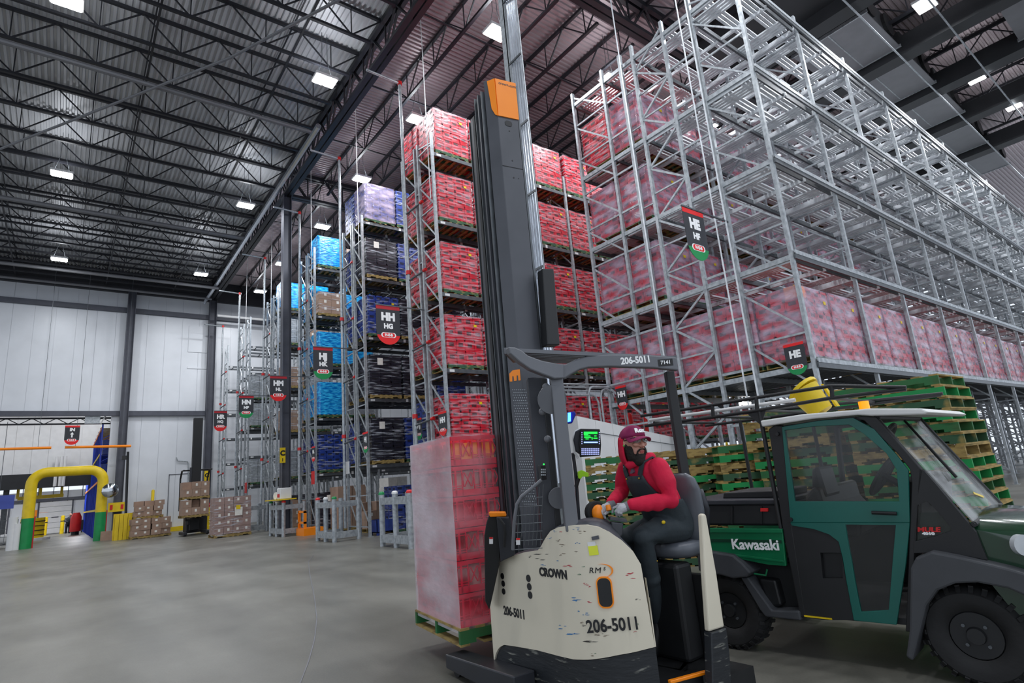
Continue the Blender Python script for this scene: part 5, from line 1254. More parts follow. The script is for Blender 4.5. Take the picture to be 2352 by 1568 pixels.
slab([(1303, 946), (1320, 944), (1323, 950), (1315, 971), (1303, 973)], 4.6, 4.65, mat('blue_lamp_case', '1028a0', .4), 'blue_lamp')
scr([(1304, 948), (1311, 947), (1311, 967), (1304, 969)], mat('blue_lamp_glow', '40a0ff', .4, emit=4), 'blue_lamp_lens', 4.59)
slab([(1327, 1083), (1336, 1079), (1352, 1086), (1352, 1095), (1338, 1094), (1334, 1100), (1328, 1098)], 4.58, 4.62, mat('lime_plastic', 'a0d820', .45), 'hand_scanner', .004)
MB().tube([at_d(1330, 1094, 4.6), at_d(1323, 1118, 4.6)], .016, 8).build('scanner_grip', m.blk, T, smooth=True)
MB().tube([at_d(1316, 1040, 4.62), at_d(1322, 1085, 4.62), at_d(1326, 1140, 4.62), at_d(1330, 1200, 4.62)], .014, 8).build('terminal_arm', m.chard, T, smooth=True)

# ============================================================ the carried load
co = Vector((3.03, 4.94, 0)); la = radians(8); lf = Vector((sin(la), cos(la), 0)); lr = Vector((cos(la), -sin(la), 0))
L = thing('pallet_load', 'tall hazy-wrapped stack of large red milk crates carried low by the reach truck', 'pallet load', (co+lf*.6+lr*.5+V(0, 0, .24)), 'carried load'); del L['group']
zb = .24; W1, L1 = 1.02, 1.14
def loc2(mb_, z):   # local (x along lr, y along lf) to world
    mb_.v = [tuple(co+lr*a+lf*b+V(0, 0, c+z)) for a, b, c in mb_.v]; return mb_
p1 = MB(); pallet_mb(p1, (W1/2, L1/2, 0), W1+.06, L1+.06, .155); loc2(p1, zb).build('pallet', [m.green, m.wood], L)
cred = mat('translucent_red_crate', 'd81838', .35, 0, .12, 5, alpha=None); 
m['redp2'] = cred
jug = mat('pale_jug_contents', 'd8a8a0', .5, 0, .3, 4, c2='a01828', mix=(.4, .62)); orj = mat('orange_juice_jugs', 'ff8a30', .4, 0, .2, 5)
def milk_crate(nx, cx, cy, cz):
    mb = MB(); t_ = .012
    for x0 in (0, cx-t_):
        pass
    # four sides built as an open lattice: posts, rims, cross bars
    for (a, b) in (((0, 0), (cx, 0)), ((cx, 0), (cx, cy)), ((cx, cy), (0, cy)), ((0, cy), (0, 0))):
        A_2, B_2 = Vector((*a, 0)), Vector((*b, 0)); d = (B_2-A_2).normalized(); Lg = (B_2-A_2).length
        mb.bar(A_2+V(0, 0, cz-.02), B_2+V(0, 0, cz-.02), .014, .036); mb.bar(A_2+V(0, 0, .03), B_2+V(0, 0, .03), .012, .06)
        for q in (.03, .1, Lg-.1, Lg-.03): mb.bar(A_2+d*q, A_2+d*q+V(0, 0, cz-.01), .012, .02 if q in (.03, Lg-.03) else .01, up=d)
        for z in (cz*.78, cz*.86, cz*.34, cz*.26): 
            for q0, q1 in ((.0, .1), (Lg-.1, Lg)): mb.bar(A_2+d*q0+V(0, 0, z), A_2+d*q1+V(0, 0, z), .01, .008)
        for s_ in (0, 1):
            for q in (-.12, -.04, .04, .12):
                x0, x1 = (Lg/2+q, Lg/2+q+.07) if s_ else (Lg/2+q+.07, Lg/2+q)
                x0 = min(max(x0, .1), Lg-.1); x1 = min(max(x1, .1), Lg-.1)
                mb.bar(A_2+d*x0+V(0, 0, cz*.3), A_2+d*x1+V(0, 0, cz*.78), .009, .009)
    return mb
nx, ny, nz = 3, 3, 6; cx, cy, cz = W1/nx, L1/ny, .295
lat = milk_crate(0, cx-.006, cy-.006, cz-.006)
for f_ in lat.v[:0]: pass
base = None; inn = None
def put(src_mb, mt, nm, P, par):
    q = MB(); q.v = [tuple(co+lr*(a+P[0])+lf*(b+P[1])+V(0, 0, c+P[2])) for a, b, c in src_mb.v]; q.f = src_mb.f; q.m = src_mb.m; return q.build(nm, mt, par)
first_c = first_j = None
contents = MB().box((.035, .035, .02), (cx-.04, cy-.04, cz*.82))
for k in range(nz):
    for i in range(nx):
        for j in range(ny):
            P = (i*cx, j*cy, zb+.155+k*cz)
            if first_c is None: first_c = put(lat, cred, 'milk_crate', P, L); P0 = P; crate = first_c
            else:
                crate = copy_child(first_c, L)
                dv = lr*(P[0]-P0[0])+lf*(P[1]-P0[1])+V(0, 0, P[2]-P0[2]); crate.location = dv
            if i in (0, nx-1) or j in (0, ny-1) or k == nz-1:
                c_ = put(contents if k < nz-1 else MB().box((.014, .014, .02), (cx-.02, cy-.02, cz*.75)), orj if (k == nz-1) else (jug if (i+j+k) % 3 else cred), 'crate_contents', P, L)
ww = MB(); w_ = wrap_mb(W1+.03, L1+.03, .1, .155+nz*cz+.005, .01, 12, 4); w_.v = [(a+W1/2, b+L1/2, c) for a, b, c in w_.v]
m['filmL'] = mat('milky_stretch_film', 'e4dce4', .22, 0, .04, 1.1, bump=.6, bscale=3, stretch=(1, 1, 2.0), alpha=(.36, .72), spec=.7)
m['filmL2'] = mat('thin_stretch_film', 'f8c8d0', .2, 0, .04, 2.2, bump=.6, bscale=4, stretch=(1, 1, 2.5), alpha=(.02, .3), spec=.7)
# side facing left is milky, side facing the truck is clearer
wf = MB(); ws = MB()
for f_ in w_.f:
    c_ = sum((Vector(w_.v[i]) for i in f_), Vector())/4
    (ws if c_.y < .02 else wf).add([w_.v[i] for i in f_], [tuple(range(4))])
loc2(wf, zb).build('stretch_wrap', m.filmL, L, smooth='all'); loc2(ws, zb).build('stretch_wrap', m.filmL2, L, smooth='all')
# ============================================================ operator
PT_ = thing('person', 'bearded operator in maroon cap, red hoodie and dark bib overalls seated on the reach truck', 'person', (3.8, 3.0, .95))
skin = mat('skin', 'c08a78', .5, 0, .08, 30); hairm = mat('dark_hair', '1c1612', .8, 0, .2, 60, bump=.5); hood_m = mat('red_fleece', 'c80f3a', .85, 0, .1, 9, bump=.35, bscale=14)
over_m = mat('dark_canvas', '2a3338', .8, 0, .15, 8, bump=.4, bscale=12); capm = mat('maroon_cap', '8a1a52', .75, 0, .1, 20); glv = mat('pale_glove', 'b4b4b8', .8, 0, .12, 25, bump=.3); glc = mat('glove_cuff', '707276', .85, 0, .12, 30)
brass = mat('brass_stud', 'c8a84a', .35, .8, .05, 4)
lat = Vector((.33, 0, 0)); 
RH = Vector((CR.x, CR.y, 0)).normalized(); FH = Vector((CF.x, CF.y, 0)).normalized(); UP = V(0, 0, 1)
pf = (-RH*.86-FH*.5).normalized()          # where the chest faces
pl_ = Vector((pf.y, -pf.x, 0)).normalized()  # across the body
if pl_.dot(RH) < 0: pl_ = -pl_
def el(c, ra, rb, n=20, u=None, v=None): return ring(c, u or pl_, v or pf, ra, rb, n, 2.2)
def remesh(o, vox=.011, sm=8):
    r = o.modifiers.new('fuse', 'REMESH'); r.mode = 'VOXEL'; r.voxel_size = vox; r.use_smooth_shade = True
    s = o.modifiers.new('soften', 'SMOOTH'); s.iterations = sm; s.factor = .5; return o
def limb(mb, pts, n=14):
    """pts: (point, radius); rounded ends"""
    P = [Vector(p) for p, r in pts]; R_ = [r for p, r in pts]; mb.tube(P, R_, n); mb.ell(P[0], (R_[0],)*3, 12, 8); mb.ell(P[-1], (R_[-1],)*3, 12, 8)
    for p, r in pts[1:-1]: mb.ell(p, (r*.99,)*3, 12, 8)
DH = 4.68
pel = at_d(1538, 1205, DH+.05); wai = at_d(1522, 1163, DH+.03); che = at_d(1493, 1108, DH); sho = at_d(1474, 1068, DH-.0); nek = at_d(1464, 1052, DH-.01)
shN, shF = sho+pl_*.19+UP*-.01, sho-pl_*.19+UP*.0
# torso
mb = MB()
mb.loft([el(wai-UP*.03, .16, .13), el(wai+UP*.02, .17, .138), el(wai.lerp(che, .45), .195, .15), el(che, .205, .145), el(che.lerp(sho, .6), .2, .125), el(sho+UP*.03, .14, .095), el(nek+UP*.02, .085, .085)])
elN, wrN = at_d(1540, 1148, 4.42), at_d(1452, 1158, 4.38)
elF, wrF = at_d(1428, 1130, 4.85), at_d(1404, 1154, 4.62)
limb(mb, [(shN-UP*.02, .082), (shN.lerp(elN, .5)+pl_*.02, .08), (elN, .068), (elN.lerp(wrN, .5), .062), (wrN, .046)])
limb(mb, [(shF-UP*.02, .078), (shF.lerp(elF, .5)-pl_*.01, .07), (elF, .062), (elF.lerp(wrF, .5), .056), (wrF, .044)])
# folds
for q, w in ((.35, .071), (.62, .064), (.82, .056)): mb.ell(elN.lerp(wrN, q)-UP*.006, (w, w, w*.98), 12, 8)
remesh(mb.build('sweatshirt', hood_m, PT_, smooth='all'), .010, 5)
# head
hd = (-FH*.90+RH*.40).normalized(); hu = (UP+hd*-.10).normalized(); hx = hd.cross(hu).normalized(); hu = hx.cross(hd).normalized()
if hx.dot(RH) < 0: hx = -hx
hc = at_d(1455, 1018, DH-.02); HR = Matrix((hx, hd, hu)).transposed()
HS = 1.1
def H(x, y, z): return hc+(hx*x+hd*y+hu*z)*HS
mb = MB(); mb.ell(H(0, -.01, .02), tuple(HS*q for q in (.080, .100, .112)), 20, 14, HR); mb.ell(H(0, .02, -.055), tuple(HS*q for q in (.062, .072, .065)), 16, 10, HR); mb.ell(H(0, .03, -.09), tuple(HS*q for q in (.035, .045, .03)), 12, 8, HR)
mb.tube([H(0, .088, .02), H(0, .112, -.012), H(0, .118, -.024), H(0, .10, -.034)], [.008, .014, .017, .010], 10); mb.ell(H(.014, .1, -.026), tuple(HS*q for q in (.01, .012, .009)), 8, 6, HR); mb.ell(H(-.014, .1, -.026), tuple(HS*q for q in (.01, .012, .009)), 8, 6, HR)
for s in (-1, 1):
    mb.ell(H(s*.035, .078, -.012), tuple(HS*q for q in (.026, .02, .018)), 10, 8, HR); mb.ell(H(s*.03, .082, .038), tuple(HS*q for q in (.03, .014, .01)), 10, 8, HR)
    mb.ell(H(s*.082, -.012, -.0), tuple(HS*q for q in (.010, .020, .032)), 10, 8, HR); mb.ell(H(s*.086, -.02, .008), tuple(HS*q for q in (.008, .014, .02)), 8, 6, HR)
mb.tube([H(0, -.01, -.06), nek-UP*.03], [.058, .062], 14)
remesh(mb.build('body', skin, PT_, smooth='all'), .0055, 3)
mb = MB()
for s in (-1, 1): mb.ell(H(s*.031, .088, .018), tuple(HS*q for q in (.013, .008, .008)), 10, 8, HR)
mb.build('eye', mat('eye_white', 'd8d4d0', .3), PT_, smooth='all'); mb = MB()
for s in (-1, 1): mb.ell(H(s*.031+.003, .0955, .018), tuple(HS*q for q in (.006, .003, .006)), 8, 6, HR); mb.bar(H(s*.045, .094, .036), H(s*.016, .1, .036), .006, .008)
mb.build('pupil_and_brow', hairm, PT_, smooth='all')
mb = MB(); mb.ell(H(0, .094, -.062), tuple(HS*q for q in (.021, .009, .0055)), 12, 6, HR); mb.ell(H(0, .092, -.071), tuple(HS*q for q in (.018, .009, .006)), 12, 6, HR); mb.build('lips', mat('lips', 'b05a58', .5), PT_, smooth='all')
mb = MB()   # beard shell round jaw and chin, moustache
mb.ell(H(0, .028, -.105), tuple(HS*q for q in (.062, .066, .048)), 18, 12, HR); mb.ell(H(0, .045, -.128), tuple(HS*q for q in (.05, .048, .042)), 14, 10, HR)
for s in (-1, 1):
    mb.ell(H(s*.058, .02, -.07), tuple(HS*q for q in (.022, .045, .06)), 12, 8, HR); mb.ell(H(s*.072, .0, -.03), tuple(HS*q for q in (.012, .022, .045)), 10, 8, HR); mb.tube([H(s*.002, .104, -.046), H(s*.02, .098, -.049), H(s*.034, .086, -.064), H(s*.036, .08, -.088)], [.006, .008, .008, .01], 8)
    mb.ell(H(s*.077, -.03, .03), tuple(HS*q for q in (.008, .035, .03)), 10, 6, HR)
o = remesh(mb.build('beard', hairm, PT_, smooth='all'), .006, 2)
# glasses
gl_ = mat('clear_lens', '9aa0a0', .1, 0, .02, 2, alpha=.35)
mb = MB()
for s in (-1, 1): mb.prism([H(s*.006, .108, .034), H(s*.055, .096, .034), H(s*.066, .082, .028), H(s*.062, .084, .004), H(s*.035, .1, -.004), H(s*.01, .108, .004)], [H(s*.006, .110, .034), H(s*.055, .098, .034), H(s*.068, .084, .028), H(s*.064, .086, .004), H(s*.035, .102, -.004), H(s*.01, .110, .004)])
mb.build('lens', gl_, PT_)
mb = MB()
for s in (-1, 1): mb.tube([H(0, .111, .036), H(s*.055, .099, .037), H(s*.072, .075, .031), H(s*.084, -.02, .02)], .0042, 6)
mb.build('glasses_frame', m.blk, PT_, smooth=True)
MB().ell(H(-.088, -.0, -.012), (.008, .009, .009), 8, 6, HR).build('ear_plug', mat('ear_plug_green', '60b050', .6), PT_, smooth='all')
# cap: crown + bill
mb = MB(); rg = []
for i in range(8):
    a = pi/2*i/7; r_ = cos(a)
    rg.append([H((.091*r_+.003)*cos(t), -.012+(.108*r_+.003)*sin(t), .038+.095*sin(a)+.012*sin(t)*r_) for t in [2*pi*k/24 for k in range(24)]])
mb.loft(rg); mb.build('cap_crown', capm, PT_, smooth='all')
up_, lo_ = [], []
A1 = [H(.088*cos(t), -.012+.104*sin(t), .046) for t in [radians(20+140*k/12) for k in range(13)]]; B1 = [H(.094*cos(t), .02+.155*sin(t), .046-.03*abs(cos(t))**1.5-.012) for t in [radians(20+140*k/12) for k in range(13)]]
mb = MB(); mb.add(A1+B1+[p-hu*.006 for p in A1]+[p-hu*.006 for p in B1], [(i, i+1, 14+i, 13+i) for i in range(12)]+[(26+i, 39+i, 40+i, 27+i) for i in range(12)]+[(13+i, 14+i, 40+i, 39+i) for i in range(12)])
mb.build('cap_bill', capm, PT_, smooth='all')
# curved patch letters on the cap
for k, (ch, xx) in enumerate((('R', -.028), ('o', 0), ('x', .026))):
    a_ = xx/.1; p = H(.099*sin(a_), -.012+.114*cos(a_), .085); nn = (hx*sin(a_)+hd*cos(a_)+hu*.45).normalized()
    text(ch, 'cap_lettering', m.ink, frame(p, hx*cos(a_)-hd*sin(a_), nn), .05, PT_, .003, .004)
# hood round the head
mb = MB(); vs = []; fs = []; NU, NV = 22, 14
for iv in range(NV+1):
    th = radians(62+106*iv/NV)
    for iu in range(NU+1):
        ph = radians(-100+200*iu/NU)-pi/2
        fl = .018*max(0, (th-1.6)); vs.append(H((.1+fl)*sin(th)**.7*cos(ph), -.022+(.115+fl)*sin(th)**.7*sin(ph), -.02+.15*cos(th)))
for iv in range(NV):
    for iu in range(NU): a_ = iv*(NU+1)+iu; fs.append((a_, a_+1, a_+NU+2, a_+NU+1))
mb.add(vs, fs); 
# keep only below the cap
o = mb.build('hood', hood_m, PT_, smooth='all'); bm = bmesh.new(); bm.from_mesh(o.data)
bmesh.ops.delete(bm, geom=[f for f in bm.faces if (f.calc_center_median()-hc).dot(hu) > .045 and False], context='FACES'); bm.to_mesh(o.data); bm.free()
sd = o.modifiers.new('thick', 'SOLIDIFY'); sd.thickness = .016
mb = MB(); mb.tube([nek+pl_*.09+UP*.0-pf*.02, nek+pl_*.08+pf*.05-UP*.02, nek+pf*.1-UP*.05, nek-pl_*.08+pf*.05-UP*.02, nek-pl_*.09-pf*.02], .036, 12); mb.tube([nek+pl_*.09-pf*.02, nek+pl_*.06-pf*.1-UP*.0, nek-pl_*.06-pf*.1, nek-pl_*.09-pf*.02], .04, 12)
remesh(mb.build('hood_collar', hood_m, PT_, smooth='all'), .01, 4)
MB().ell(nek+pf*.115-pl_*.05-UP*.06, (.006, .006, .006), 8, 6).build('drawstring_eyelet', m.galv, PT_, smooth='all')
# overalls: trousers, waist and bib
kn, an, ft = at_d(1476, 1232, 4.44), at_d(1509, 1418, 4.56), at_d(1500, 1495, 4.5)
knF, anF, ftF = at_d(1432, 1236, 4.75), at_d(1470, 1420, 4.85), at_d(1460, 1500, 4.8)
mb = MB(); mb.loft([el(pel-UP*.1, .17, .14), el(pel-UP*.04, .205, .17), el(pel+UP*.04, .21, .17), el(wai, .205, .168), el(wai.lerp(che, .28), .207, .163)])
limb(mb, [(pel+pl_*.09-UP*.02, .115), (pel.lerp(kn, .55)+pl_*.05+UP*.01, .105), (kn, .085), (kn.lerp(an, .35), .082), (kn.lerp(an, .7), .07), (an, .062)])
limb(mb, [(pel-pl_*.09-UP*.02, .115), (pel.lerp(knF, .55)-pl_*.03, .10), (knF, .082), (knF.lerp(anF, .4), .078), (anF, .06)])
for c_, r_ in ((kn.lerp(an, .2)-pl_*.02, .085), (kn.lerp(an, .5)+pl_*.01, .08), (pel.lerp(kn, .8)+UP*.0, .096)): mb.ell(c_, (r_,)*3, 12, 8)
remesh(mb.build('bib_overalls', over_m, PT_, smooth='all'), .011, 4)
def bibpt(c, a, ra, rb, off): return c+pl_*((ra+off)*sin(a))+pf*((rb+off)*cos(a))
rows_ = [(wai, .19, .155, 66), (wai.lerp(che, .35), .195, .153, 60), (wai.lerp(che, .7), .2, .148, 42), (che, .205, .145, 33), (che.lerp(sho, .45), .203, .132, 27)]
vs = []; 
for off in (.022, .008):
    for c_, ra, rb, w in rows_:
        for k in range(11): vs.append(bibpt(c_, radians(-w+2*w*k/10), ra, rb, off))
fs = [(r*11+k, r*11+k+1, (r+1)*11+k+1, (r+1)*11+k) for r in range(4) for k in range(10)]; fs += [tuple(55+i for i in reversed(f)) for f in fs]
fs += [(44+k, 44+k+1, 99+k+1, 99+k) for k in range(10)]+[(r*11, (r+1)*11, 55+(r+1)*11, 55+r*11) for r in range(4)]+[(r*11+10, 65+r*11, 65+(r+1)*11, (r+1)*11+10) for r in range(4)]
MB().add(vs, fs).build('bib', over_m, PT_, smooth='all')
for s in (-1, 1):
    c_, ra, rb, w = rows_[-1]; a_ = bibpt(c_, radians(s*20), ra, rb, .016); b_ = sho+pl_*s*.105+pf*.085+UP*.0; t_ = sho+pl_*s*.12+UP*.055; d_ = sho+pl_*s*.11-pf*.1+UP*.0
    mb = MB(); P = [a_, a_.lerp(b_, .6)+pf*.008, b_+UP*.02+pf*.002, t_, d_, d_-UP*.15-pf*.03]
    for p, q in zip(P, P[1:]): mb.bar(p, q+(q-p)*.04, .042, .012, up=(pf if abs((q-p).normalized().z) > .5 else UP))
    mb.build('shoulder_strap', over_m, PT_)
    MB().ell(a_+pf*.012-UP*.02, (.008, .008, .008), 8, 6).build('brass_stud', brass, PT_, smooth='all')
for q in (at_d(1524, 1148, 4.46), at_d(1509, 1288, 4.44), at_d(1509, 1340, 4.46)): MB().ell(q, (.007,)*3, 8, 6).build('brass_stud', brass, PT_, smooth='all')
q = at_d(1524, 1199, 4.45); MB().ell(q, (.02, .012, .014), 10, 6).build('yellow_patch', m.yellow, PT_, smooth='all')
MB().prism([bibpt(che.lerp(sho, .25), radians(x), .203, .138, .028)+UP*z for x, z in ((-6, .05), (2, .10), (6, .06), (1, .05))], [bibpt(che.lerp(sho, .25), radians(x), .203, .138, .0)+UP*z for x, z in ((-6, .05), (2, .10), (6, .06), (1, .05))]).build('shirt_print', mat('grey_print', '6a5a68', .7), PT_)
# shoes
for a_, f_, nm in ((an, ft, 'boot'), (anF, ftF, 'boot')):
    mb = MB(); limb(mb, [(a_-UP*.05, .055), (f_+UP*.0, .055), (f_+pf*.12-UP*.02, .05)]); remesh(mb.build(nm, m.blk, PT_, smooth='all'), .01, 3)
# gloves with separate fingers
def glove(wr, palm, tips, thumb, cuff_to):
    mb = MB(); d = (palm-wr).normalized(); limb(mb, [(wr+d*.02, .031), (wr.lerp(palm, .6), .036), (palm, .036)], 12)
    for k, pts in enumerate(tips): limb(mb, [(pts[0], .0115), (pts[1], .0105), (pts[2], .0095)], 8)
    limb(mb, [(thumb[0], .014), (thumb[1], .0125), (thumb[2], .011)], 8)
    remesh(mb.build('glove', glv, PT_, smooth='all'), .0042, 2)
    MB().tube([wr-d*.02, wr+d*.045], [.036, .035], 12).build('glove_cuff', glc, PT_, smooth=True)
G = lambda x, y, D: at_d(x, y, D)
glove(G(1444, 1161, 4.39), G(1428, 1167, 4.38), [(G(1420, 1162, 4.39), G(1409, 1166, 4.41), G(1407, 1176, 4.43)), (G(1421, 1166, 4.37), G(1414, 1174, 4.38), G(1417, 1184, 4.42)), (G(1425, 1169, 4.36), G(1420, 1177, 4.36), G(1423, 1184, 4.40)), (G(1430, 1170, 4.36), G(1426, 1178, 4.36), G(1428, 1182, 4.39))], (G(1432, 1161, 4.42), G(1426, 1158, 4.45), G(1419, 1158, 4.47)), None)
glove(G(1404, 1158, 4.6), G(1393, 1166, 4.57), [(G(1386, 1160, 4.57), G(1380, 1167, 4.55), G(1384, 1176, 4.52)), (G(1387, 1166, 4.56), G(1380, 1173, 4.53), G(1386, 1181, 4.51)), (G(1389, 1171, 4.55), G(1383, 1179, 4.53), G(1389, 1185, 4.51)), (G(1392, 1175, 4.55), G(1386, 1184, 4.53), G(1390, 1189, 4.51))], (G(1398, 1168, 4.54), G(1395, 1176, 4.5), G(1390, 1180, 4.49)), None)
# ============================================================ utility vehicle
U = thing('utility_vehicle', 'dark green utility vehicle with a white cab roof and cargo bed behind the operator', 'utility vehicle', (5.9, 2.5, 0))
m['teal'] = mat('teal_door_paint', '0a5a50', .4, 0, .08, 3); m['kgreen'] = mat('bed_green_paint', '0a6a42', .35, 0, .06, 2); m['hood'] = mat('dark_green_gloss', '12331f', .12, 0, .06, 2, coat=.6)
m['ublk'] = mat('cab_black_plastic', '191a1c', .55, 0, .12, 6); m['ugry'] = mat('fender_grey_plastic', '3e4044', .6, 0, .1, 6)
m['uroof'] = mat('roof_white_plastic', 'd4d4d2', .5, 0, .06, 3); m['glass'] = mat('cab_window', '3a3c3c', .08, 0, .05, 2, alpha=.30, spec=.8)
m['wind'] = mat('crinkled_windshield', '8a8c88', .12, 0, .1, 3, bump=1.0, bscale=4, alpha=(.08, .42), spec=.9)  # pale opacity patches paint crinkled reflections into the glass
sp = VP(5.0, 3.42, 173.7); sgU = 1 if sp.n.dot(CP-sp.o) > 0 else -1; WU = 1.5
def side(pts, o0, o1, mt, nm, bevel=0, par=None): return MB().plate(sp, sp.px(pts), -o0*sgU, -o1*sgU).build(nm, mt, par or U, bevel=bevel)
def sring(outer, inner, o0, o1, mt, nm, par=None, bevel=.004):
    a, b = sp.px(outer), sp.px(inner); n = len(a); vs = []
    for o in (-o0*sgU, -o1*sgU): vs += [sp.P(u, z, o) for u, z in a]+[sp.P(u, z, o) for u, z in b]
    fs = []
    for i in range(n):
        j = (i+1) % n; fs += [(i, j, n+j, n+i), (2*n+i, 3*n+i, 3*n+j, 2*n+j), (i, 2*n+i, 2*n+j, j), (n+i, n+j, 3*n+j, 3*n+i)]
    return MB().add(vs, fs).build(nm, mt, par or U, bevel=bevel)
# wheels
def wheel(px, py, R, Wd, off, nm='wheel'):
    u, z = sp.uz(px, py); c = sp.P(u, R, 0); ax = sp.n*(-sgU); w0 = off
    mb = MB(); prof = [(R*.48, .03), (R*.56, .0), (R*.72, -.015), (R*.86, -.015), (R*.96, .02), (R, .06), (R, Wd-.06), (R*.96, Wd-.02), (R*.86, Wd+.01), (R*.5, Wd)]
    rings = []
    n = 40
    for k in range(n):
        a = 2*pi*k/n; d = sp.d*cos(a)+V(0, 0, 1)*sin(a); rings.append([c+d*r+ax*(t+w0) for r, t in prof])
    vs = [v for r in rings for v in r]; q = len(prof); mb.add(vs, [(k*q+i, k*q+i+1, ((k+1) % n)*q+i+1, ((k+1) % n)*q+i) for k in range(n) for i in range(q-1)])
    for k in range(26):
        a = 2*pi*k/26; d = sp.d*cos(a)+V(0, 0, 1)*sin(a); e = sp.d*-sin(a)+V(0, 0, 1)*cos(a)
        for t0, t1, s in ((.01, Wd*.48, .02), (Wd*.52, Wd-.01, -.02)): mb.bar(c+d*(R+.002)+ax*(w0+t0), c+d*(R+.002)+ax*(w0+t1)+e*s, .03, .012, up=d)
        mb.bar(c+d*(R*.88)+ax*(w0-.012), c+d*(R*.99)+ax*(w0+.02), .03, .016, up=ax)
    t = mb.build(nm, m.rubber, U, smooth=40)
    hub = MB(); hub.tube([c+ax*(w0+.03), c+ax*(w0+.05), c+ax*(w0+.12)], [R*.46, R*.5, R*.42], 28); hub.tube([c+ax*(w0-.0), c+ax*(w0+.06)], [R*.16, R*.2], 16)
    o = hub.build('rim', m.ublk, U, smooth=40); o.parent = t; o.matrix_parent_inverse = Matrix()
    nuts = MB()
    for k in range(4): a = pi/4+pi/2*k; nuts.disc(c+(sp.d*cos(a)+V(0, 0, 1)*sin(a))*R*.27+ax*(w0+.03), ax, .012, .03, 8)
    o2 = nuts.build('wheel_nuts', m.galvd, U)
wheel(1672, 1408, .33, .24, .02); wheel(2240, 1462, .335, .24, .02)
wheel(1672, 1408, .33, .24, WU-.28); wheel(2240, 1462, .335, .24, WU-.28)
# bed
bed = [(1560, 1212), (1797, 1214), (1805, 1300), (1765, 1297), (1700, 1284), (1560, 1262)]
side(bed, 0, .04, m.kgreen, 'bed_side', .006); side([(1560, 1212), (1797, 1214), (1799, 1223), (1560, 1222)], -.02, .0, m.kgreen, 'bed_rim', .004)
side([(1560, 1236), (1795, 1240), (1796, 1247), (1560, 1242)], -.006, .004, mat('dark_green_groove', '063a26', .4), 'bed_groove'); side([(1560, 1256), (1800, 1286), (1801, 1291), (1560, 1261)], -.012, .0, m.kgreen, 'bed_ridge', .003)
side(bed, WU-.04, WU, m.kgreen, 'bed_side', .006)
side([(1560, 1262), (1800, 1284), (1800, 1296), (1560, 1270)], .03, WU-.03, m.ublk, 'bed_floor')
u, z = sp.uz(1734, 1251); text('Kawasaki', 'maker_lettering', m.ink, frame(sp.P(u, z, sgU*.008), sp.d*(1 if sp.d.dot(CR) > 0 else -1), sp.n*sgU), .125, U, .003, .003, sx=.95)
# tool box and lid
side([(1560, 1160), (1786, 1158), (1792, 1210), (1560, 1208)], .08, 1.1, m.ublk, 'tool_box', .02)
side([(1560, 1150), (1787, 1148), (1788, 1160), (1560, 1162)], .05, 1.13, m.chard, 'tool_box_lid', .012)
side([(1634, 1136), (1770, 1131), (1771, 1148), (1632, 1150)], .25, .9, m.ublk, 'lid_hump', .01)
side([(1740, 1168), (1757, 1168), (1757, 1176), (1740, 1176)], .06, .09, m.redp, 'red_reflector', .002)
mb = MB()
for x in (1600, 1672, 1740): mb.plate(sp, sp.px([(x, 1164), (x+3, 1164), (x+3, 1205), (x, 1205)]), -.065*sgU, -.085*sgU)
mb.build('box_rib', m.ublk, U)
# fenders and side steps
side([(1608, 1262), (1640, 1264), (1690, 1272), (1712, 1290), (1732, 1312), (1722, 1322), (1690, 1325), (1665, 1318), (1635, 1312), (1612, 1308)], -.07, .18, m.ugry, 'rear_fender', .015)
side([(1703, 1325), (1720, 1325), (1775, 1400), (1838, 1402), (1842, 1424), (1760, 1415), (1748, 1400)], -.02, .14, m.ugry, 'side_step', .012)
side([(1700, 1290), (1800, 1300), (1850, 1415), (1760, 1405), (1720, 1340)], .16, WU-.16, m.ublk, 'chassis')
side([(1735, 1330), (1775, 1335), (1790, 1395), (1760, 1398)], .06, .3, m.blk, 'fuel_tank', .02)
MB().tube([sp.P(*sp.uz(x, y), -.02*sgU) for x, y in ((1730, 1318), (1757, 1322), (1760, 1308))], .008, 6).build('bed_latch', m.kgreen, U, smooth=True)
# cab shell: posts and lower body
side([(1765, 985), (1780, 975), (1797, 978), (1818, 1200), (1852, 1418), (1838, 1418), (1800, 1230)], .0, .1, m.ublk, 'rear_post', .01)
side([(1800, 976), (1965, 955), (2010, 955), (2242, 1222), (2275, 1288), (2262, 1285), (2205, 1275), (2150, 1262), (2112, 1274), (2100, 1300), (2098, 1450), (2078, 1450), (2094, 1110), (2090, 1078), (2062, 1040), (1985, 962), (1960, 958)][:1]+[(1965, 957), (1985, 955), (2012, 957), (2120, 1082), (2110, 1140), (2100, 1260), (2100, 1452), (2080, 1450), (2094, 1110), (2090, 1078), (2062, 1042), (1985, 966), (1960, 958), (1880, 966), (1800, 980)], .0, .08, m.ublk, 'front_post', .006)
sring([(2112, 1076), (2122, 1080), (2150, 1112), (2190, 1160), (2242, 1222), (2268, 1286), (2180, 1268), (2098, 1270)], [(2107, 1160), (2128, 1151), (2137, 1157), (2160, 1182), (2184, 1211), (2184, 1219), (2150, 1231), (2103, 1243)], .0, .06, m.ublk, 'cowl_side')
side([(2107, 1160), (2128, 1151), (2137, 1157), (2160, 1182), (2184, 1211), (2184, 1219), (2150, 1231), (2103, 1243)], .025, .03, m.glass, 'quarter_window')
side([(2098, 1180), (2190, 1178), (2192, 1260), (2098, 1260)], .07, .09, m.hood, 'inner_panel')
ul, zl = sp.uz(2131, 1217); rd = sp.d*(1 if sp.d.dot(CR) > 0 else -1)
text('MULE', 'model_lettering', m.redp, frame(sp.P(ul, zl, -.02*sgU), rd, sp.n*sgU), .045, U, .002, .003, sx=1.3, shear=.15)
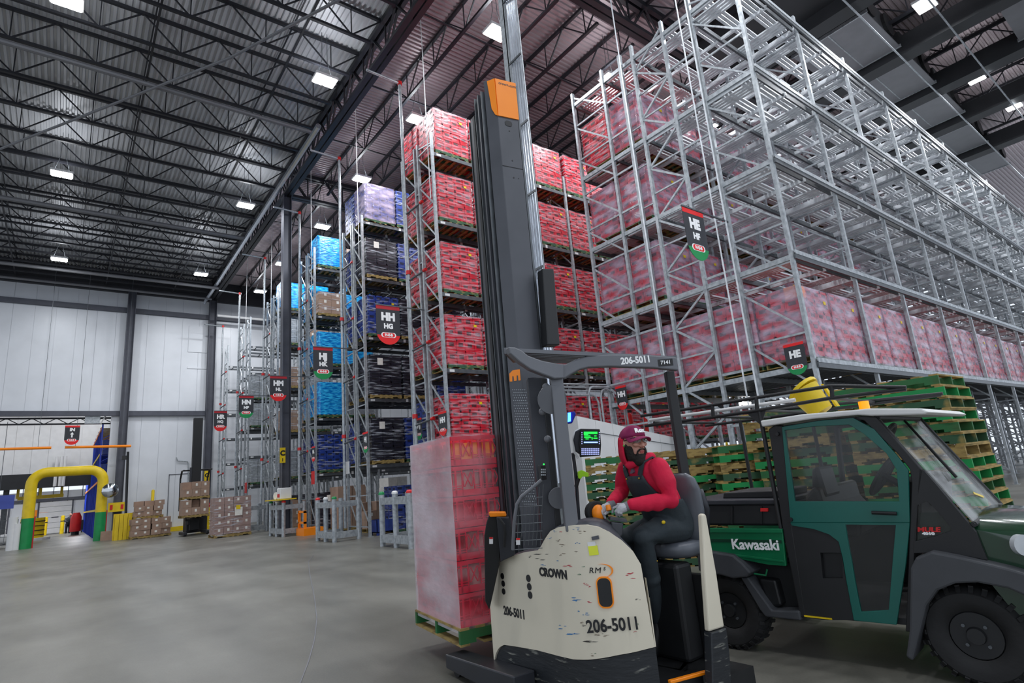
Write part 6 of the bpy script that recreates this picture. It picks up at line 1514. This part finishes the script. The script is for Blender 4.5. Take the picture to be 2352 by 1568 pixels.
ul, zl = sp.uz(2131, 1226); text('4010', 'model_lettering', m.ink, frame(sp.P(ul, zl, -.02*sgU), rd, sp.n*sgU), .026, U, .002, .001, sx=1.5)
# door
dr = [(1797, 980), (1880, 966), (1960, 959), (2008, 985), (2060, 1045), (2087, 1080), (2090, 1200), (1817, 1200)]
wi = [(1803, 988), (1870, 979), (1951, 975), (1985, 996), (2036, 1040), (2060, 1078), (2066, 1151), (1827, 1151)]
door = sring(dr, wi, -.012, .02, m.teal, 'door')
side([(1817, 1200), (1905, 1200), (1930, 1245), (1905, 1226), (1870, 1214), (1820, 1206)], -.012, .02, m.teal, 'door_skin')
sring([(1903, 1200), (2090, 1200), (2081, 1300), (2060, 1434), (1962, 1424), (1946, 1340), (1936, 1280), (1926, 1240)], [(1943, 1204), (2058, 1205), (2050, 1300), (2042, 1400), (1979, 1404), (1966, 1340), (1956, 1280), (1948, 1240)], -.012, .02, m.teal, 'door_lower_frame')
side(wi, .002, .008, m.glass, 'door_window'); side([(1943, 1204), (2058, 1205), (2050, 1300), (2042, 1400), (1979, 1404), (1966, 1340)], .002, .008, m.glass, 'lower_window')
sring([(1818, 1204), (1870, 1214), (1905, 1226), (1928, 1245), (1945, 1340), (1962, 1424), (1900, 1424), (1850, 1418)], [(1884, 1269), (1900, 1269), (1920, 1269), (1932, 1270), (1935, 1300), (1936, 1328), (1910, 1328), (1890, 1328)], .0, .05, m.ublk, 'lower_side_panel')
side([(1880, 1265), (1937, 1265), (1940, 1332), (1886, 1332)], .055, .2, m.blk, 'recess')
side([(1848, 1412), (1910, 1419), (1912, 1422), (1849, 1415)], -.015, 0, m.yellow, 'yellow_streak')
MB().tube([sp.P(*sp.uz(2005, 1176), .03*sgU), sp.P(*sp.uz(2062, 1178), .03*sgU)], .014, 8).build('door_handle', m.blk, U, smooth=True)
for x, y in ((1787, 996), (1818, 1192)): MB().disc(sp.P(*sp.uz(x, y), .015*sgU), sp.n, .018, .03, 10).build('hinge', m.blk, U)
# far side frame
for pts in ([(1797, 980), (1960, 957), (2010, 957)], [(2010, 957), (2100, 1060), (2240, 1222)], [(1797, 980), (1818, 1200), (1850, 1415)]):
    MB().tube([sp.P(*sp.uz(*q), -(WU-.03)*sgU) for q in pts], .03, 8).build('far_frame', m.ublk, U, smooth=True)
side([(1818, 1205), (2095, 1200), (2090, 1420), (1850, 1415)], WU-.08, WU-.02, m.ublk, 'far_door')
side([(1852, 1405), (2095, 1425), (2095, 1440), (1852, 1420)], .05, WU-.05, m.ublk, 'cab_floor')
# seats, steering, headrest
side([(1828, 1145), (1850, 1120), (1862, 1130), (1872, 1165), (1900, 1195), (1960, 1200), (1960, 1240), (1850, 1260)], .2, 1.3, m.blk, 'bench_seat', .03)
side([(1834, 1080), (1850, 1075), (1872, 1150), (1835, 1152)], .3, .7, m.blk, 'seat_backrest', .03)
c = sp.P(*sp.uz(1990, 1100), -.5*sgU); ax_ = (sp.d*(1)*(1 if sp.d.dot(CR) > 0 else -1)*-.8+UP*.6).normalized(); q1 = ax_.cross(sp.n).normalized(); q2 = ax_.cross(q1)
MB().tube([c+(q1*cos(2*pi*k/24)+q2*sin(2*pi*k/24))*.19 for k in range(25)], .015, 8, cap=False).tube([c, c-ax_*.5], .03, 8).bar(c-q1*.18, c+q1*.18, .03).build('steering_wheel', m.blk, U, smooth=True)
c = sp.P(*sp.uz(1985, 1005), -.7*sgU); MB().tube([c+(q1*cos(2*pi*k/20)+q2*sin(2*pi*k/20))*.12 for k in range(21)], .02, 8, cap=False).ell(c, (.06, .06, .06)).build('cab_fan', m.blk, U, smooth=True)
MB().box((0, 0, 0), (0, 0, 0)) if False else None
side([(2050, 1100), (2105, 1110), (2112, 1250), (2070, 1240)], .1, WU-.1, m.blk, 'dashboard', .03)
# roof
side([(1752, 966), (1850, 951), (1972, 941), (2000, 938), (2120, 938), (2139, 946), (2128, 952), (2005, 955), (1975, 953), (1870, 962), (1756, 980)], -.06, WU+.06, m.uroof, 'cab_roof', .012)
# windshield between the slanting posts
tn, bn = sp.uz(2013, 957), sp.uz(2236, 1204); o1 = -.02*sgU; o2 = -(WU-.05)*sgU; tf = tn; bf = bn
MB().prism([sp.P(*tn, o1), sp.P(*tn, o2), sp.P(*bn, o2), sp.P(*bn, o1)], [sp.P(tn[0]+.01, tn[1], o1), sp.P(tn[0]+.01, tn[1], o2), sp.P(bn[0]+.01, bn[1], o2), sp.P(bn[0]+.01, bn[1], o1)]).build('windshield', m.wind, U)
MB().tube([sp.P(*tn, o2), sp.P(*bn, o2)], .022, 8).tube([sp.P(*bn, o1), sp.P(*bn, o2)], .02, 8).tube([sp.P(*tn, o1), sp.P(*tn, o2)], .025, 8).build('windshield_frame', m.ublk, U, smooth=True)
a = sp.P(tn[0]+.03, tn[1]-.03, (o1+o2)/2); b = sp.P(tn[0]*.55+bn[0]*.45+.03, tn[1]*.55+bn[1]*.45, (o1+o2)/2+.1*sgU); MB().tube([a, b], .01, 6).tube([a.lerp(b, .6)+sp.n*.0, b+(b-a)*.45], .012, 6).build('wiper', m.blk, U, smooth=True)
q = [sp.P(bn[0]*k+tn[0]*(1-k)+.014, bn[1]*k+tn[1]*(1-k), o1+(o2-o1)*w) for k, w in ((.8, .55), (.86, .7), (.88, .68), (.82, .53))]; MB().prism(q, [p+sp.d*.003 for p in q]).build('yellow_sticker', m.yellow, U)
# hood and front fender, running out of the frame
ub, zb_ = sp.uz(2236, 1204); ue = ub+.95
def hs(o, crown): # hood section across
    return [sp.P(ub-.02, zb_+.03*crown-.0, o), sp.P(ub+.3, zb_-.05+.05*crown, o), sp.P(ub+.65, zb_-.14+.05*crown, o), sp.P(ue-.05, zb_-.27+.02*crown, o), sp.P(ue, zb_-.5, o), sp.P(ue-.02, .45, o), sp.P(ub+.1, .5, o), sp.P(ub-.02, .75, o)]
MB().loft([hs(-.04*sgU, -1.2), hs(-.12*sgU, .2), hs(-.3*sgU, 1), hs(-WU/2*sgU, 1.4), hs(-(WU-.3)*sgU, 1), hs(-(WU-.04)*sgU, -.6)]).build('front_hood', m.hood, U, smooth=50)
q = [(ub+.38, zb_+.015, .5), (ub+.38, zb_+.03, .8), (ub+.52, zb_+.0, .8), (ub+.52, zb_-.015, .5)]
MB().prism([sp.P(a, b, -c*sgU) for a, b, c in q], [sp.P(a, b+.012, -c*sgU) for a, b, c in q]).build('hood_label', m.redp, U)
side([(2098, 1300), (2110, 1276), (2145, 1262), (2205, 1273), (2262, 1286), (2330, 1302), (2420, 1330), (2480, 1400), (2470, 1440), (2400, 1380), (2320, 1345), (2250, 1332), (2200, 1334), (2160, 1350), (2135, 1385), (2124, 1430), (2104, 1510), (2088, 1500), (2096, 1440)], -.1, .25, m.ugry, 'front_fender', .015)
side([(2125, 1290), (2420, 1340), (2440, 1480), (2330, 1350), (2200, 1345), (2140, 1400), (2110, 1440)], .25, WU-.25, m.blk, 'front_chassis')
MB().disc(sp.P(*sp.uz(2347, 1252), -.02*sgU), sp.n*.7+sp.d*.7, .07, .04, 20).build('headlamp', mat('headlamp_glass', 'c8ccd0', .1, .3), U, smooth=True)
side([(2120, 1420), (2150, 1420), (2150, 1442), (2118, 1440)], .1, .3, mat('beige_bracket', 'a8a48c', .6), 'mud_flap_bracket')
# ladder rack
rk = m.ublk
def rt_(pts, off, r=.016): return MB().tube([sp.P(*sp.uz(*q), -off*sgU) for q in pts], r, 8)
rt_([(1470, 955), (1610, 934), (1740, 912), (1905, 886), (2080, 889)], .02).build('rack_rail', rk, U, smooth=True); rt_([(1480, 978), (1640, 957), (1740, 942), (1905, 914), (2080, 893)], .02).build('rack_rail', rk, U, smooth=True)
rt_([(1480, 978), (1740, 942)], 1.35).build('rack_rail', rk, U, smooth=True)
mb = MB()
for pts in ([(1470, 956), (2085, 889)], [(1480, 978), (2080, 893)]):
    a, b = sp.uz(*pts[0]), sp.uz(*pts[1]); mb.tube([sp.P(*a, -1.35*sgU), sp.P(*b, -1.35*sgU)], .016, 8)
mb.build('far_rack_rail', rk, U, smooth=True)
for x, y0, y1 in ((1634, 931, 958), (1735, 913, 943), (1908, 886, 914), (1540, 944, 970)): rt_([(x, y0), (x+2, y1)], .02, .018).build('rack_strut', rk, U)
for x0, y0, x1, y1, off in ((1740, 942, 1786, 1185, .03), (1740, 942, 1786, 1185, 1.34), (1560, 966, 1600, 1190, 1.34), (1560, 966, 1590, 1190, .03)):
    a = sp.uz(x0, y0); b = sp.uz(x1, y1); MB().tube([sp.P(b[0], a[1], -off*sgU), sp.P(b[0], .95, -off*sgU)], .02, 8).build('rack_post', rk, U, smooth=True)
for x, y in ((1500, 970), (1640, 957), (1740, 942), (1905, 914)):
    a = sp.uz(x, y); MB().tube([sp.P(*a, -.02*sgU), sp.P(*a, -1.35*sgU)], .014, 8).build('rack_crossbar', rk, U, smooth=True)
MB().plate(sp, sp.px([(1712, 948), (1758, 940), (1745, 975), (1738, 970)]), -.02*sgU, -.03*sgU).build('gusset', rk, U)
MB().tube([sp.P(*sp.uz(1478, 965), -.12*sgU), sp.P(*sp.uz(1815, 917), -.12*sgU)], .017, 8).build('white_tube', m.white, U, smooth=True)
# yellow funnel/bucket and beacon on the roof
c = sp.P(*sp.uz(1858, 940), -.3*sgU)
bk = thing('yellow_bucket', 'yellow plastic mop bucket tied on the rack above the cab roof', 'bucket', c)
MB().tube([c+V(.02, .0, -.02), c+V(-.0, .12, .2)], [.10, .14], 14).build('tub', m.yellow, bk, smooth=True); MB().tube([c+V(-.0, .11, .195), c+V(-.0, .13, .22)], [.15, .15], 14).build('rim', m.yellow, bk, smooth=True)
MB().prism([c+V(.06, -.12, .02), c+V(.12, -.12, .02), c+V(.16, -.02, .22), c+V(.1, -.02, .24)], [c+V(.06, -.1, .02), c+V(.12, -.1, .02), c+V(.16, .0, .22), c+V(.1, .0, .24)]).build('spout_plate', m.yellow, bk)
c = sp.P(*sp.uz(1945, 934), -.5*sgU); MB().tube([c+V(0, 0, -.05), c+V(0, 0, .06)], .042, 14).build('amber_beacon', mat('amber_lens', 'ff9a10', .3, emit=.6), U, smooth=True)
# ============================================================ sub-parts go under the part they belong to
def base_name(o): return o.name.split('.')[0]
def nest(root, part, names):
    kids = list(root.children); P_o = [k for k in kids if base_name(k) == part]
    if not P_o: return
    for k in kids:
        if base_name(k) in names: k.parent = P_o[0]; k.matrix_parent_inverse = Matrix()
nest(T, 'body_cover', ('vent_hole', 'slot_rim', 'slot_window', 'number_lettering', 'maker_lettering', 'model_lettering', 'orange_swoosh', 'yellow_sticker', 'white_sticker', 'latch', 'scuff_marks'))
nest(T, 'mast_column', ('mast_flange', 'mast_rail', 'orange_mast_cap', 'cap_lettering', 'cable_slot', 'bolt_hole', 'panel_seam', 'orange_m_badge', 'perforated_panel'))
nest(T, 'guard_right_arm', ('guard_lettering', 'black_tag')); nest(T, 'keypad', ('keypad_keys', 'green_indicator'))
nest(T, 'terminal_case', ('screen', 'screen_text', 'screen_bar', 'keyboard_keys', 'white_cable')); nest(T, 'blue_lamp', ('blue_lamp_lens',))
nest(T, 'screen_frame', ('wire_screen',)); nest(T, 'control_housing', ('orange_control_knob', 'orange_handle')); nest(T, 'seat_back', ('seat_shell',))
nest(U, 'door', ('door_window', 'door_handle', 'lower_window', 'door_lower_frame', 'door_skin', 'hinge')); nest(U, 'tool_box', ('red_reflector', 'box_rib', 'tool_box_lid', 'lid_hump'))
nest(U, 'bed_side', ('bed_rim', 'bed_groove', 'bed_ridge', 'maker_lettering', 'bed_latch')); nest(U, 'windshield', ('wiper', 'yellow_sticker')); nest(U, 'cowl_side', ('quarter_window', 'model_lettering')); nest(U, 'front_hood', ('hood_label', 'headlamp'))
nest(PT_, 'cap_crown', ('cap_bill', 'cap_lettering')); nest(PT_, 'bib_overalls', ('bib', 'shoulder_strap', 'brass_stud', 'yellow_patch')); nest(PT_, 'glasses_frame', ('lens',)); nest(PT_, 'sweatshirt', ('hood', 'hood_collar', 'drawstring_eyelet', 'shirt_print'))
